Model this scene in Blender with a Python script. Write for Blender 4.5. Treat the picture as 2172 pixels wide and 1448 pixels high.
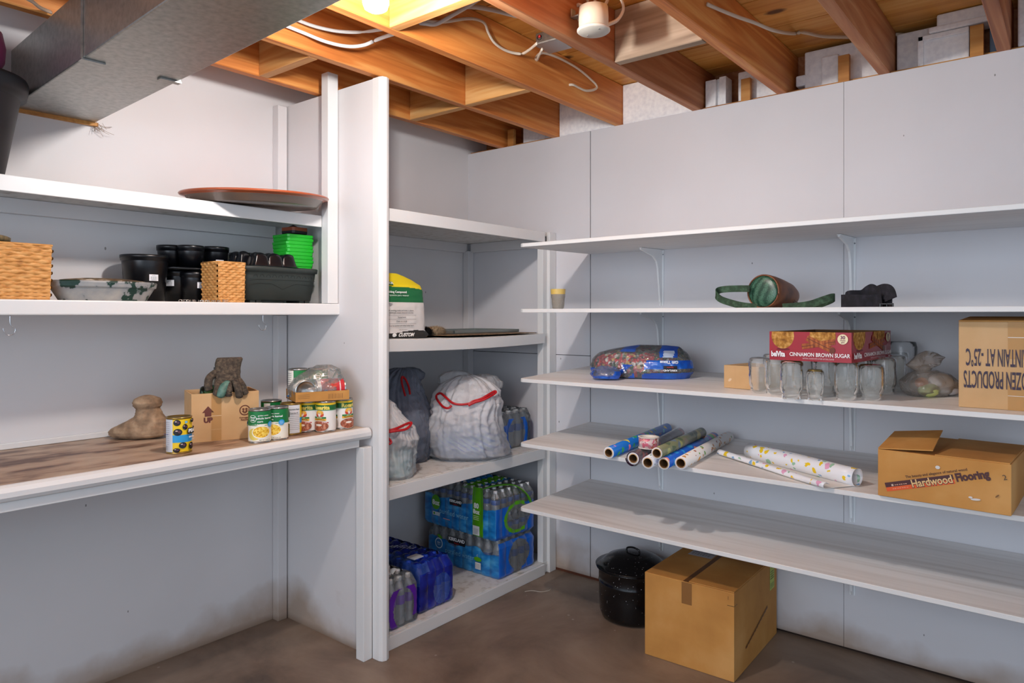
import bpy, math, random
from mathutils import Vector, Matrix, noise
random.seed(7)
PI=math.pi
for o in list(bpy.data.objects): bpy.data.objects.remove(o)
scn=bpy.context.scene
COL=scn.collection
# ---------------- camera ----------------
cam=bpy.data.cameras.new('camera'); camo=bpy.data.objects.new('camera',cam); COL.objects.link(camo)
camo.location=(2.671,-2.924,1.30); camo.rotation_euler=(PI/2,0,math.radians(38.834))
cam.sensor_width=36; cam.lens=36*1487/2172; cam.shift_y=-58/2172; cam.clip_start=.02
scn.camera=camo
scn.cycles.transparent_max_bounces=48
# ---------------- exposure, world ----------------
scn.view_settings.view_transform='Standard'; scn.view_settings.look='None'
scn.view_settings.gamma=1; scn.view_settings.exposure=0.06; scn.view_settings.use_curve_mapping=False
W=bpy.data.worlds.new('world'); scn.world=W; W.use_nodes=True
bg=W.node_tree.nodes['Background']; bg.inputs[0].default_value=(.70,.83,1,1); bg.inputs[1].default_value=1.0
BULB_STRENGTH=650
# cool fill lamp added out of view behind the camera to lift shaded shelves
al=bpy.data.lights.new('fill_light','AREA'); al.shape='RECTANGLE'; al.size=2.6; al.size_y=1.3; al.energy=45; al.color=(.80,.89,1)
alo=bpy.data.objects.new('fill_light',al); COL.objects.link(alo); alo.location=(2.0,-4.7,1.75)
alo.rotation_euler=(Vector((1.3,0,1.25))-Vector((2.0,-4.7,1.75))).to_track_quat('-Z','Y').to_euler()

# ---------------- materials ----------------
def lin(h):
    if not isinstance(h,str): return tuple(h)
    c=[int(h[i:i+2],16)/255 for i in (0,2,4)]
    return tuple(x/12.92 if x<=.04045 else ((x+.055)/1.055)**2.4 for x in c)
MATS={}
def newmat(n):
    m=bpy.data.materials.new(n); m.use_nodes=True; nt=m.node_tree
    return m,nt,nt.nodes['Principled BSDF'],nt.nodes,nt.links
def cm(h,rough=.5,metal=0.,name=None,coat=0):
    k=('c',h,rough,metal,coat)
    if k in MATS: return MATS[k]
    m,nt,b,N,L=newmat(name or 'paint_'+str(h))
    b.inputs['Base Color'].default_value=(*lin(h),1); b.inputs['Roughness'].default_value=rough; b.inputs['Metallic'].default_value=metal
    b.inputs['Coat Weight'].default_value=coat
    # faint procedural variation so no surface is dead flat
    tc=N.new('ShaderNodeTexCoord'); nz=N.new('ShaderNodeTexNoise'); nz.inputs['Scale'].default_value=35; L.new(tc.outputs['Object'],nz.inputs[0])
    bp=N.new('ShaderNodeBump'); bp.inputs['Strength'].default_value=.06; bp.inputs['Distance'].default_value=.002
    L.new(nz.outputs[0],bp.inputs['Height']); L.new(bp.outputs[0],b.inputs['Normal'])
    MATS[k]=m; return m
def ramp(N,stops,const=False):
    r=N.new('ShaderNodeValToRGB'); e=r.color_ramp.elements
    if const: r.color_ramp.interpolation='CONSTANT'
    while len(e)<len(stops): e.new(.5)
    for i,(p,c) in enumerate(stops): e[i].position=p; e[i].color=(*lin(c),1)
    return r
def coords(N,L,scale=(1,1,1),kind='Object',rot=(0,0,0)):
    tc=N.new('ShaderNodeTexCoord'); mp=N.new('ShaderNodeMapping'); mp.inputs['Scale'].default_value=scale; mp.inputs['Rotation'].default_value=rot
    if kind=='World':
        g=N.new('ShaderNodeNewGeometry'); L.new(g.outputs['Position'],mp.inputs[0])
    else: L.new(tc.outputs[kind],mp.inputs[0])
    return mp.outputs[0]
def wood(name,cols,axis=1,scale=1,rough=.6,kind='World',knots=False,bump=.3):
    m,nt,b,N,L=newmat(name)
    s=[26*scale]*3; s[axis]=1.3*scale
    v=coords(N,L,tuple(s),kind)
    n=N.new('ShaderNodeTexNoise'); n.inputs['Scale'].default_value=1; n.inputs['Detail'].default_value=6; n.inputs['Distortion'].default_value=1.2; L.new(v,n.inputs[0])
    r=ramp(N,[(.25,cols[0]),(.5,cols[1]),(.75,cols[2])]); L.new(n.outputs[0],r.inputs[0])
    s2=[2.2]*3; s2[axis]=.8
    v2=coords(N,L,tuple(s2),kind); n2=N.new('ShaderNodeTexNoise'); n2.inputs['Scale'].default_value=1.5; n2.inputs['Detail'].default_value=2; L.new(v2,n2.inputs[0])
    mx=N.new('ShaderNodeMix'); mx.data_type='RGBA'; mx.blend_type='MULTIPLY'; mx.inputs[0].default_value=(.2 if 'white' in name else .55)
    r2=ramp(N,[(.3,'b49a8a'),(.65,'ffffff')]); L.new(n2.outputs[0],r2.inputs[0])
    L.new(r.outputs[0],mx.inputs[6]); L.new(r2.outputs[0],mx.inputs[7]); out=mx.outputs[2]
    if knots:
        s3=[7]*3; s3[axis]=4
        v3=coords(N,L,tuple(s3),kind); vo=N.new('ShaderNodeTexVoronoi'); vo.inputs['Scale'].default_value=.55; L.new(v3,vo.inputs[0])
        r3=ramp(N,[(.0,'2a1608'),(.055,'5a3010'),(.10,'ffffff')]); L.new(vo.outputs[0],r3.inputs[0])
        m2=N.new('ShaderNodeMix'); m2.data_type='RGBA'; m2.blend_type='MULTIPLY'; m2.inputs[0].default_value=.9
        L.new(out,m2.inputs[6]); L.new(r3.outputs[0],m2.inputs[7]); out=m2.outputs[2]
    L.new(out,b.inputs['Base Color']); b.inputs['Roughness'].default_value=rough
    bp=N.new('ShaderNodeBump'); bp.inputs['Strength'].default_value=bump; bp.inputs['Distance'].default_value=.002; L.new(n.outputs[0],bp.inputs['Height']); L.new(bp.outputs[0],b.inputs['Normal'])
    return m
def mottled(name,cols,scale=8,rough=.6,metal=0,kind='Object',bump=.2,stretch=(1,1,1),pos=(.3,.5,.7),detail=5,bd=.002,coat=0):
    m,nt,b,N,L=newmat(name)
    v=coords(N,L,stretch,kind); n=N.new('ShaderNodeTexNoise'); n.inputs['Scale'].default_value=scale; n.inputs['Detail'].default_value=detail; L.new(v,n.inputs[0])
    r=ramp(N,list(zip(pos,cols))); L.new(n.outputs[0],r.inputs[0]); L.new(r.outputs[0],b.inputs['Base Color'])
    b.inputs['Roughness'].default_value=rough; b.inputs['Metallic'].default_value=metal; b.inputs['Coat Weight'].default_value=coat
    bp=N.new('ShaderNodeBump'); bp.inputs['Strength'].default_value=bump; bp.inputs['Distance'].default_value=bd; L.new(n.outputs[0],bp.inputs['Height']); L.new(bp.outputs[0],b.inputs['Normal'])
    return m
def paint(name,base='dcdadb',dirt='b9a58c',dirt_amt=.0,specks=True,grain=None,rough=.55,floor_dirt=False):
    """old white paint: faint blotches, dark fly specks, optional plywood grain, rust stain rising from the floor"""
    m,nt,b,N,L=newmat(name)
    v=coords(N,L,(1,1,1),'World'); n=N.new('ShaderNodeTexNoise'); n.inputs['Scale'].default_value=1.7; n.inputs['Detail'].default_value=5; L.new(v,n.inputs[0])
    c=lin(base); d=tuple(x*.93 for x in c)
    r=ramp(N,[(.3,d),(.65,c)]); L.new(n.outputs[0],r.inputs[0]); out=r.outputs[0]
    def mul(out,fac,col,blend='MIX'):
        mx=N.new('ShaderNodeMix'); mx.data_type='RGBA'; mx.blend_type=blend
        L.new(fac,mx.inputs[0]); L.new(out,mx.inputs[6]); mx.inputs[7].default_value=(*lin(col),1); return mx.outputs[2]
    if specks:
        vo=N.new('ShaderNodeTexVoronoi'); vo.inputs['Scale'].default_value=11; vo.inputs['Randomness'].default_value=1
        v4=coords(N,L,(1,1,.55),'World'); L.new(v4,vo.inputs[0])
        g=N.new('ShaderNodeMath'); g.operation='LESS_THAN'; L.new(vo.outputs[0],g.inputs[0]); g.inputs[1].default_value=.034
        # only some cells carry a speck
        s=N.new('ShaderNodeSeparateColor'); L.new(vo.outputs[1],s.inputs[0]); h=N.new('ShaderNodeMath'); h.operation='GREATER_THAN'; L.new(s.outputs[0],h.inputs[0]); h.inputs[1].default_value=.62
        k=N.new('ShaderNodeMath'); k.operation='MULTIPLY'; L.new(g.outputs[0],k.inputs[0]); L.new(h.outputs[0],k.inputs[1])
        k2=N.new('ShaderNodeMath'); k2.operation='MULTIPLY'; L.new(k.outputs[0],k2.inputs[0]); k2.inputs[1].default_value=.7
        out=mul(out,k2.outputs[0],'5b5550')
    if dirt_amt:
        n3=N.new('ShaderNodeTexNoise'); n3.inputs['Scale'].default_value=30; n3.inputs['Detail'].default_value=8; L.new(v,n3.inputs[0])
        q=ramp(N,[(.5,(0,0,0)),(.72,(dirt_amt,)*3)]); L.new(n3.outputs[0],q.inputs[0]); out=mul(out,q.outputs[0],dirt)
    if floor_dirt:
        sp=N.new('ShaderNodeSeparateXYZ'); g0=N.new('ShaderNodeNewGeometry'); L.new(g0.outputs['Position'],sp.inputs[0])
        n4=N.new('ShaderNodeTexNoise'); n4.inputs['Scale'].default_value=3; n4.inputs['Detail'].default_value=7; L.new(v,n4.inputs[0])
        a=N.new('ShaderNodeMath'); a.operation='MULTIPLY_ADD'; L.new(n4.outputs[0],a.inputs[0]); a.inputs[1].default_value=-.42; L.new(sp.outputs[2],a.inputs[2])
        q=ramp(N,[(0,(.0,0,0)),(1,(1,1,1))]); mr=N.new('ShaderNodeMapRange'); L.new(a.outputs[0],mr.inputs[0]); mr.inputs[1].default_value=-.07; mr.inputs[2].default_value=-.19; mr.inputs[3].default_value=0; mr.inputs[4].default_value=.75
        out=mul(out,mr.outputs[0],'9a7f64')
        mr2=N.new('ShaderNodeMapRange'); L.new(sp.outputs[2],mr2.inputs[0]); mr2.inputs[1].default_value=.03; mr2.inputs[2].default_value=.0; mr2.inputs[3].default_value=0; mr2.inputs[4].default_value=.55
        out=mul(out,mr2.outputs[0],'6a5138')
    L.new(out,b.inputs['Base Color']); b.inputs['Roughness'].default_value=rough
    if grain is not None:
        s=[60]*3; s[grain]=2.5
        vg=coords(N,L,tuple(s),'World'); ng=N.new('ShaderNodeTexNoise'); ng.inputs['Scale'].default_value=1; ng.inputs['Detail'].default_value=3; L.new(vg,ng.inputs[0]); hsrc=ng.outputs[0]; st=.35
    else:
        ng=N.new('ShaderNodeTexNoise'); ng.inputs['Scale'].default_value=60; L.new(v,ng.inputs[0]); hsrc=ng.outputs[0]; st=.15
    bp=N.new('ShaderNodeBump'); bp.inputs['Strength'].default_value=st; bp.inputs['Distance'].default_value=.001; L.new(hsrc,bp.inputs['Height']); L.new(bp.outputs[0],b.inputs['Normal'])
    return m
def film(name,col='ffffff',opac=.15,gloss=.35,rough=.12,bump=.6,scale=30):
    """thin clear plastic: mostly see-through with crinkled glints"""
    m=bpy.data.materials.new(name); m.use_nodes=True; nt=m.node_tree; N=nt.nodes; L=nt.links
    for n in list(N): N.remove(n)
    o=N.new('ShaderNodeOutputMaterial'); t=N.new('ShaderNodeBsdfTransparent'); d=N.new('ShaderNodeBsdfDiffuse'); g=N.new('ShaderNodeBsdfGlossy'); g.inputs['Roughness'].default_value=rough
    t.inputs[0].default_value=(.99,.99,.99,1)
    d.inputs[0].default_value=(*lin(col),1); g.inputs[0].default_value=(.95,.95,.95,1)
    v=coords(N,L); nz=N.new('ShaderNodeTexNoise'); nz.inputs['Scale'].default_value=scale; nz.inputs['Detail'].default_value=3; nz.inputs['Distortion'].default_value=1.5; L.new(v,nz.inputs[0])
    bp=N.new('ShaderNodeBump'); bp.inputs['Strength'].default_value=bump; bp.inputs['Distance'].default_value=.01; L.new(nz.outputs[0],bp.inputs['Height']); L.new(bp.outputs[0],g.inputs['Normal'])
    m1=N.new('ShaderNodeMixShader'); m1.inputs[0].default_value=opac; L.new(t.outputs[0],m1.inputs[1]); L.new(d.outputs[0],m1.inputs[2])
    f=N.new('ShaderNodeLayerWeight'); f.inputs[0].default_value=gloss; L.new(bp.outputs[0],f.inputs['Normal'])
    m2=N.new('ShaderNodeMixShader'); L.new(f.outputs['Fresnel'],m2.inputs[0]); L.new(m1.outputs[0],m2.inputs[1]); L.new(g.outputs[0],m2.inputs[2]); L.new(m2.outputs[0],o.inputs[0])
    return m
def glass(name,col='f4f8f4',rough=.0,ior=1.45):
    m,nt,b,N,L=newmat(name); b.inputs['Base Color'].default_value=(*lin(col),1); b.inputs['Transmission Weight'].default_value=1; b.inputs['Roughness'].default_value=rough; b.inputs['IOR'].default_value=ior
    v=coords(N,L); nz=N.new('ShaderNodeTexNoise'); nz.inputs['Scale'].default_value=45; L.new(v,nz.inputs[0]); bp=N.new('ShaderNodeBump'); bp.inputs['Strength'].default_value=.25; bp.inputs['Distance'].default_value=.002; L.new(nz.outputs[0],bp.inputs['Height']); L.new(bp.outputs[0],b.inputs['Normal'])
    return m
def printed(name,base,spots,scale=14,thr=.45,rough=.35,cell='EUCLIDEAN'):
    """gift wrap: blobs of several colours scattered on a base"""
    m,nt,b,N,L=newmat(name); v=coords(N,L)
    nz=N.new('ShaderNodeTexNoise'); nz.inputs['Scale'].default_value=28; L.new(v,nz.inputs[0])
    ad=N.new('ShaderNodeMix'); ad.data_type='RGBA'; ad.blend_type='ADD'; ad.inputs[0].default_value=.035; L.new(v,ad.inputs[6]); L.new(nz.outputs[1],ad.inputs[7])
    vo=N.new('ShaderNodeTexVoronoi'); vo.inputs['Scale'].default_value=scale; L.new(ad.outputs[2],vo.inputs[0])
    sp=N.new('ShaderNodeSeparateColor'); L.new(vo.outputs[1],sp.inputs[0])
    r=ramp(N,[(i/len(spots),c) for i,c in enumerate(spots)],True); L.new(sp.outputs[0],r.inputs[0])
    lt=N.new('ShaderNodeMath'); lt.operation='LESS_THAN'; L.new(vo.outputs[0],lt.inputs[0]); lt.inputs[1].default_value=thr
    mx=N.new('ShaderNodeMix'); mx.data_type='RGBA'; L.new(lt.outputs[0],mx.inputs[0]); mx.inputs[6].default_value=(*lin(base),1); L.new(r.outputs[0],mx.inputs[7])
    L.new(mx.outputs[2],b.inputs['Base Color']); b.inputs['Roughness'].default_value=rough; b.inputs['Coat Weight'].default_value=.3
    return m

WP=paint('white_wall_paint',grain=None,floor_dirt=True)
WR=paint('white_plywood_paint','dad9dd',grain=2,floor_dirt=True)
WT=paint('white_trim_paint','e4e4e3',specks=False,rough=.42)
WU=paint('white_chipped_paint','e2e1de',dirt='8a7a62',dirt_amt=.5,rough=.5)
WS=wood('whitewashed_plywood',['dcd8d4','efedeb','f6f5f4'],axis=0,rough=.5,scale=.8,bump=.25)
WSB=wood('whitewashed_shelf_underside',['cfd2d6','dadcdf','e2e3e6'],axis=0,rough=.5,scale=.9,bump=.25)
CT=mottled('worn_counter_hardboard',['64483a','a88e78','bda892'],scale=6,kind='World',stretch=(2.4,1,2.4),pos=(.33,.47,.66),rough=.45,bump=.15,detail=9)
JW=wood('fir_joist_wood',['b8662a','dc8a42','f2b468'],axis=1,rough=.55)
JW2=wood('fir_joist_wood_pale',['c88440','e4aa64','f4cc8c'],axis=0,rough=.55)
JWD=wood('dark_joist_wood',['9a5a36','b87648','d09a6c'],axis=1,rough=.6)
GW=wood('grey_weathered_board',['7a6654','a8947e','c2ae98'],axis=0,rough=.7)
SF=wood('pine_subfloor',['d08830','eaac54','f6c878'],axis=0,scale=.7,knots=True,rough=.5)
SILL=wood('sill_wood',['b07030','cc9048','dca860'],axis=0)
FC,nt,b_,N_,L_=newmat('concrete_floor_brown'); v_=coords(N_,L_,(1,1,1),'World')
n1=N_.new('ShaderNodeTexNoise'); n1.inputs['Scale'].default_value=1.9; n1.inputs['Detail'].default_value=11; n1.inputs['Roughness'].default_value=.62; n1.inputs['Distortion'].default_value=.5; L_.new(v_,n1.inputs[0])
r1=ramp(N_,[(.30,'4c4139'),(.44,'726052'),(.58,'8a7767'),(.74,'9c8b79')]); L_.new(n1.outputs[0],r1.inputs[0])
vo=N_.new('ShaderNodeTexVoronoi'); vo.inputs['Scale'].default_value=26; L_.new(v_,vo.inputs[0]); sp=N_.new('ShaderNodeSeparateColor'); L_.new(vo.outputs[1],sp.inputs[0])
a1=N_.new('ShaderNodeMath'); a1.operation='MULTIPLY_ADD'; L_.new(sp.outputs[0],a1.inputs[0]); a1.inputs[1].default_value=.9; a1.inputs[2].default_value=-.75; a2=N_.new('ShaderNodeMath'); a2.operation='LESS_THAN'; L_.new(vo.outputs[0],a2.inputs[0]); L_.new(a1.outputs[0],a2.inputs[1]); a3=N_.new('ShaderNodeMath'); a3.operation='MULTIPLY'; L_.new(a2.outputs[0],a3.inputs[0]); a3.inputs[1].default_value=.55
mx=N_.new('ShaderNodeMix'); mx.data_type='RGBA'; L_.new(a3.outputs[0],mx.inputs[0]); L_.new(r1.outputs[0],mx.inputs[6]); mx.inputs[7].default_value=(*lin('b8aea2'),1); L_.new(mx.outputs[2],b_.inputs['Base Color']); b_.inputs['Roughness'].default_value=.5
bp=N_.new('ShaderNodeBump'); bp.inputs['Strength'].default_value=.25; bp.inputs['Distance'].default_value=.003; L_.new(n1.outputs[0],bp.inputs['Height']); L_.new(bp.outputs[0],b_.inputs['Normal'])
FOAM=mottled('white_styrofoam',['e8e8ec','f2f2f4','fafafa'],scale=60,rough=.7,bump=.25,kind='World')
GALV=mottled('galvanised_sheet',['8a8b88','a8a9a5','bcbdb9'],scale=60,rough=.38,metal=.92,bump=.03,kind='World',detail=4,pos=(.1,.5,.9))
CARD=mottled('cardboard',['b47c3a','c48c46','d09c5a'],scale=5,rough=.75,bump=.15)
CARDL=mottled('cardboard_light',['c39a68','cda575','d6b083'],scale=5,rough=.75,bump=.12)
CARDD=mottled('cardboard_inside',['6f4c2a','7c5833','8a653d'],scale=5,rough=.8,bump=.15)
TIN=cm('b9bab8',.25,.95,'tin'); GOLDTIN=cm('b99a58',.28,.95,'gold_lacquered_tin')
BLK=cm('0c0d12',.32,0,'black_plastic'); CABLE=cm('cfc3b2',.5,0,'cream_cable'); CABLEW=cm('cfcfce',.45,0,'white_cable')
GLASS=film('jar_glass','d8dcd8',.08,.30,.04,.2,50); CLEAR=film('clear_wrap'); 
# ---------------- mesh builder ----------------
class M:
    def __init__(s): s.v=[];s.f=[];s.m=[];s.mats=[];s.sm=[]
    def mi(s,mat):
        if mat not in s.mats: s.mats.append(mat)
        return s.mats.index(mat)
    def add(s,vs,fs,mat,smooth=False):
        b=len(s.v); s.v+= [tuple(p) for p in vs]
        many=isinstance(mat,(list,tuple))
        for j,f in enumerate(fs):
            s.f.append([b+i for i in f]); s.m.append(s.mi(mat[j] if many else mat)); s.sm.append(smooth)
        return s
    def box(s,x0,y0,z0,x1,y1,z1,mat,top=None,front=None):
        vs=[(x,y,z) for z in (z0,z1) for x,y in ((x0,y0),(x1,y0),(x1,y1),(x0,y1))]
        fs=[(3,2,1,0),(4,5,6,7),(0,1,5,4),(1,2,6,5),(2,3,7,6),(3,0,4,7)]
        return s.add(vs,fs,[mat,top or mat,front or mat,mat,mat,mat])
    def prism(s,pts,z0,z1,mat,top=None):
        n=len(pts); vs=[(x,y,z0) for x,y in pts]+[(x,y,z1) for x,y in pts]
        fs=[tuple(range(n))[::-1],tuple(range(n,2*n))]+[(i,(i+1)%n,n+(i+1)%n,n+i) for i in range(n)]
        return s.add(vs,fs,[mat,top or mat]+[mat]*n)
    def lathe(s,prof,mat,n=32,c=(0,0,0),mats=None,smooth=True,ax=None):
        vs=[];fs=[];ms=[]
        for r,z in prof:
            for i in range(n):
                a=2*PI*i/n; vs.append((r*math.cos(a),r*math.sin(a),z))
        for j in range(len(prof)-1):
            for i in range(n):
                k=(i+1)%n; fs.append((j*n+i,j*n+k,(j+1)*n+k,(j+1)*n+i)); ms.append(mats[j] if mats else mat)
        if ax is not None:
            q=Vector(ax).normalized().to_track_quat('Z','Y'); vs=[q@Vector(p) for p in vs]
        vs=[(p[0]+c[0],p[1]+c[1],p[2]+c[2]) for p in vs]
        return s.add(vs,fs,ms,smooth)
    def grid(s,fn,nu,nv,mat,smooth=True,wrap=False,sel=None):
        vs=[fn(i/nu,j/nv) for j in range(nv+1) for i in range(nu+1)]
        fs=[];ms=[]
        for j in range(nv):
            for i in range(nu):
                mm=sel((i+.5)/nu,(j+.5)/nv) if sel else mat
                if mm is None: continue
                a=j*(nu+1)+i; fs.append((a,a+1,a+nu+2,a+nu+1)); ms.append(mm)
        return s.add(vs,fs,ms,smooth)
    def tube(s,pts,r,mat,n=8,flat=1,sub=6,up=(0,0,1),smooth=True,closed=False,caps=True):
        P=[Vector(p) for p in pts]
        if sub>1 and len(P)>2:
            Q=[]
            L=len(P)
            for i in range(L if closed else L-1):
                g=lambda k:P[k%L] if closed else P[max(0,min(L-1,k))]
                p0,p1,p2,p3=g(i-1),g(i),g(i+1),g(i+2)
                for t in range(sub):
                    u=t/sub; Q.append(.5*((2*p1)+(p2-p0)*u+(2*p0-5*p1+4*p2-p3)*u*u+(3*p1-p0-3*p2+p3)*u**3))
            if not closed: Q.append(P[-1])
            P=Q
        vs=[];fs=[];N=len(P); U=Vector(up)
        for i,p in enumerate(P):
            t=(P[(i+1)%N]-P[i-1]) if closed else (P[min(i+1,N-1)]-P[max(i-1,0)])
            if t.length<1e-9: t=Vector((0,0,1))
            t.normalize(); a=t.cross(U)
            if a.length<.15: a=t.cross(Vector((1,0,0)) if abs(t.x)<.9 else Vector((0,1,0)))
            a.normalize(); b=a.cross(t); rr=r(i/(N-1)) if callable(r) else r
            for k in range(n):
                w=2*PI*k/n; vs.append(p+a*math.cos(w)*rr*flat+b*math.sin(w)*rr)
        for i in range(N if closed else N-1):
            for k in range(n): 
                i2=(i+1)%N; fs.append((i*n+k,i*n+(k+1)%n,i2*n+(k+1)%n,i2*n+k))
        if caps and not closed: fs+= [tuple(range(n))[::-1],tuple((N-1)*n+k for k in range(n))]
        return s.add(vs,fs,mat,smooth)
    def tf(s,mat): s.v=[tuple(mat@Vector(p)) for p in s.v]; return s
    def build(s,name,parent=None,bevel=0,seg=2,loc=None,label=None,ang=40):
        me=bpy.data.meshes.new(name); me.from_pydata(s.v,[],s.f)
        for m in s.mats: me.materials.append(m)
        me.polygons.foreach_set('material_index',s.m); me.polygons.foreach_set('use_smooth',s.sm); me.update()
        o=bpy.data.objects.new(name,me); COL.objects.link(o)
        if parent: o.parent=parent
        if loc is not None: o.location=loc
        if bevel:
            md=o.modifiers.new('bevel','BEVEL'); md.width=bevel; md.segments=seg; md.limit_method='ANGLE'; md.angle_limit=math.radians(ang)
        if label: o['label']=label
        return o
def tag(o,label=None,cat=None,group=None,kind=None):
    if label: o['label']=label
    if cat: o['category']=cat
    if group: o['group']=group
    if kind: o['kind']=kind
    return o
def thing(name,label,cat,loc=(0,0,0),rz=0,group=None):
    o=bpy.data.objects.new(name,None); COL.objects.link(o); o.location=loc; o.rotation_euler=(0,0,rz); o.empty_display_size=.05
    return tag(o,label,cat,group)
def dup(o,loc=None,rz=None,label=None,parent=None):
    c=o.copy(); COL.objects.link(c)
    if parent: c.parent=parent
    if loc is not None: c.location=loc
    if rz is not None: c.rotation_euler=(0,0,rz)
    if label: c['label']=label
    for ch in list(o.children): dup(ch,parent=c)
    return c
def struct(name,m,bevel=0): return tag(m.build(name,bevel=bevel),kind='structure')
_T={}
def text_geo(s,size=.02,bold=0,shear=0,sx=1):
    k=(s,size,bold,shear,sx)
    if k in _T: return _T[k]
    cu=bpy.data.curves.new('t','FONT'); cu.body=s; cu.size=size; cu.offset=bold*size; cu.shear=shear; cu.align_x='CENTER'; cu.align_y='CENTER'; cu.resolution_u=3; cu.fill_mode='FRONT'
    ob=bpy.data.objects.new('t',cu); COL.objects.link(ob); me=ob.to_mesh()
    r=([(v.co.x*sx,v.co.y) for v in me.vertices],[tuple(p.vertices) for p in me.polygons])
    ob.to_mesh_clear(); bpy.data.objects.remove(ob); bpy.data.curves.remove(cu); _T[k]=r; return r
class Lab:
    """flat print laid on a surface by map f(u,v,h)->xyz"""
    def __init__(s,f,rough=.45): s.f=f; s.M=M(); s.h=.0003; s.rough=rough
    def up(s): s.h+=.00022
    def raw(s,vs,fs,c):
        mat=c if not isinstance(c,str) else cm(c,s.rough)
        s.M.add([s.f(u,v,s.h) for u,v in vs],fs,mat); s.up(); return s
    def rect(s,u0,v0,u1,v1,c,n=12):
        vs=[(u0+(u1-u0)*i/n,v) for v in (v0,v1) for i in range(n+1)]
        return s.raw(vs,[(i,i+1,n+2+i,n+1+i) for i in range(n)],c)
    def poly(s,pts,c): return s.raw(pts,[tuple(range(len(pts)))],c)
    def disc(s,u,v,ru,rv,c,n=28,a0=0,a1=360,rot=0):
        rings=3; vs=[(u,v)]; 
        for k in range(1,rings+1):
            for i in range(n+1):
                a=math.radians(a0+(a1-a0)*i/n); x=ru*k/rings*math.cos(a); y=rv*k/rings*math.sin(a)
                vs.append((u+x*math.cos(rot)-y*math.sin(rot),v+x*math.sin(rot)+y*math.cos(rot)))
        fs=[(0,1+i,2+i) for i in range(n)]
        for k in range(rings-1):
            b=1+k*(n+1); fs+=[(b+i,b+n+1+i,b+n+2+i,b+i+1) for i in range(n)]
        return s.raw(vs,fs,c)
    def ring(s,u,v,r0,r1,c,n=32,a0=0,a1=360,sy=1):
        vs=[]
        for i in range(n+1):
            a=math.radians(a0+(a1-a0)*i/n)
            vs+=[(u+r0*math.cos(a),v+r0*sy*math.sin(a)),(u+r1*math.cos(a),v+r1*sy*math.sin(a))]
        return s.raw(vs,[(2*i,2*i+1,2*i+3,2*i+2) for i in range(n)],c)
    def text(s,t,u,v,size,c,bold=0,shear=0,sx=1,rot=0,flip=False):
        vs,fs=text_geo(t,size,bold,shear,sx); co,si=math.cos(rot),math.sin(rot)
        vs=[(u+x*co-y*si,v+x*si+y*co) for x,y in vs]
        if fs: s.raw(vs,fs,c)
        return s
    def bars(s,u0,v0,u1,v1,n=22,c='202020'):
        w=(u1-u0)/n
        for i in range(n):
            if (i*7)%5<3: s.rect(u0+i*w,v0,u0+i*w+w*(.35+.15*((i*3)%3)),v1,c,1); s.h-=.00022
        s.up()
    def scribble(s,u,v,w,h,c,n=5,rot=0):
        co,si=math.cos(rot),math.sin(rot)
        for i in range(n):
            a=-w/2+w*i/n; b=a+w/n*(.78-.2*(i%2)); hh=h*(.7+.3*((i*3)%2))/2
            s.poly([(u+x*co-y*si,v+x*si+y*co) for x,y in ((a,-hh),(b,-hh),(b,hh),(a,hh))],c); s.h-=.00022
        s.up(); return s
    def build(s,name,parent,label=None): return s.M.build(name,parent,label=label)
def plane_map(O,A,B):
    O=Vector(O);A=Vector(A).normalized();B=Vector(B).normalized();Nn=A.cross(B)
    return lambda u,v,h:O+A*u+B*v+Nn*h
def cyl_map(r,z0=0,a0=0,c=(0,0)): return lambda u,v,h:(c[0]+(r+h)*math.cos(a0+u/r),c[1]+(r+h)*math.sin(a0+u/r),z0+v)

# ================= room shell =================
m=M(); m.box(-.1,-5.2,-.08,4.6,.25,0,FC); struct('floor',m)
m=M(); m.box(-.06,-5.2,0,0,.25,2.2,WP); m.box(-.06,-5.2,2.2,0,.25,2.39,WP); struct('wall_left',m)
# right wall: painted sheets with open seams over a dark backing
m=M(); BK=cm('2b1d16',.9)
m.box(0,.012,0,4.5,.022,2.19,BK)
for a,b,c,d in ((0,.809,.0,1.093),(0,.809,1.096,2.2),(.814,1.968,0,2.2),(1.9695,3.15,0,2.2),(3.152,4.5,0,2.2)): m.box(a,0,c+(.012 if c==0 else 0),b,.012,d,WR)
m.box(0,.0,0,.9,.012,.012,cm('5a2f1c',.9))
struct('wall_right',m)
m=M(); m.box(0,.022,2.0,4.5,.20,2.211,SILL); m.box(-.06,.16,2.193,4.5,.20,2.39,JWD); struct('trim_1',m)
# ceiling: pine boards laid across the joists
m=M(); y=-5.2; i=0
while y<.2:
    w=.136; m.box(-.06,y,2.39+(.0012 if i%2 else 0),4.6,y+w,2.42,SF); y+=w+.0025; i+=1
m.box(-.06,-5.2,2.42,4.6,.25,2.44,JWD)
struct('ceiling',m)
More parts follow.
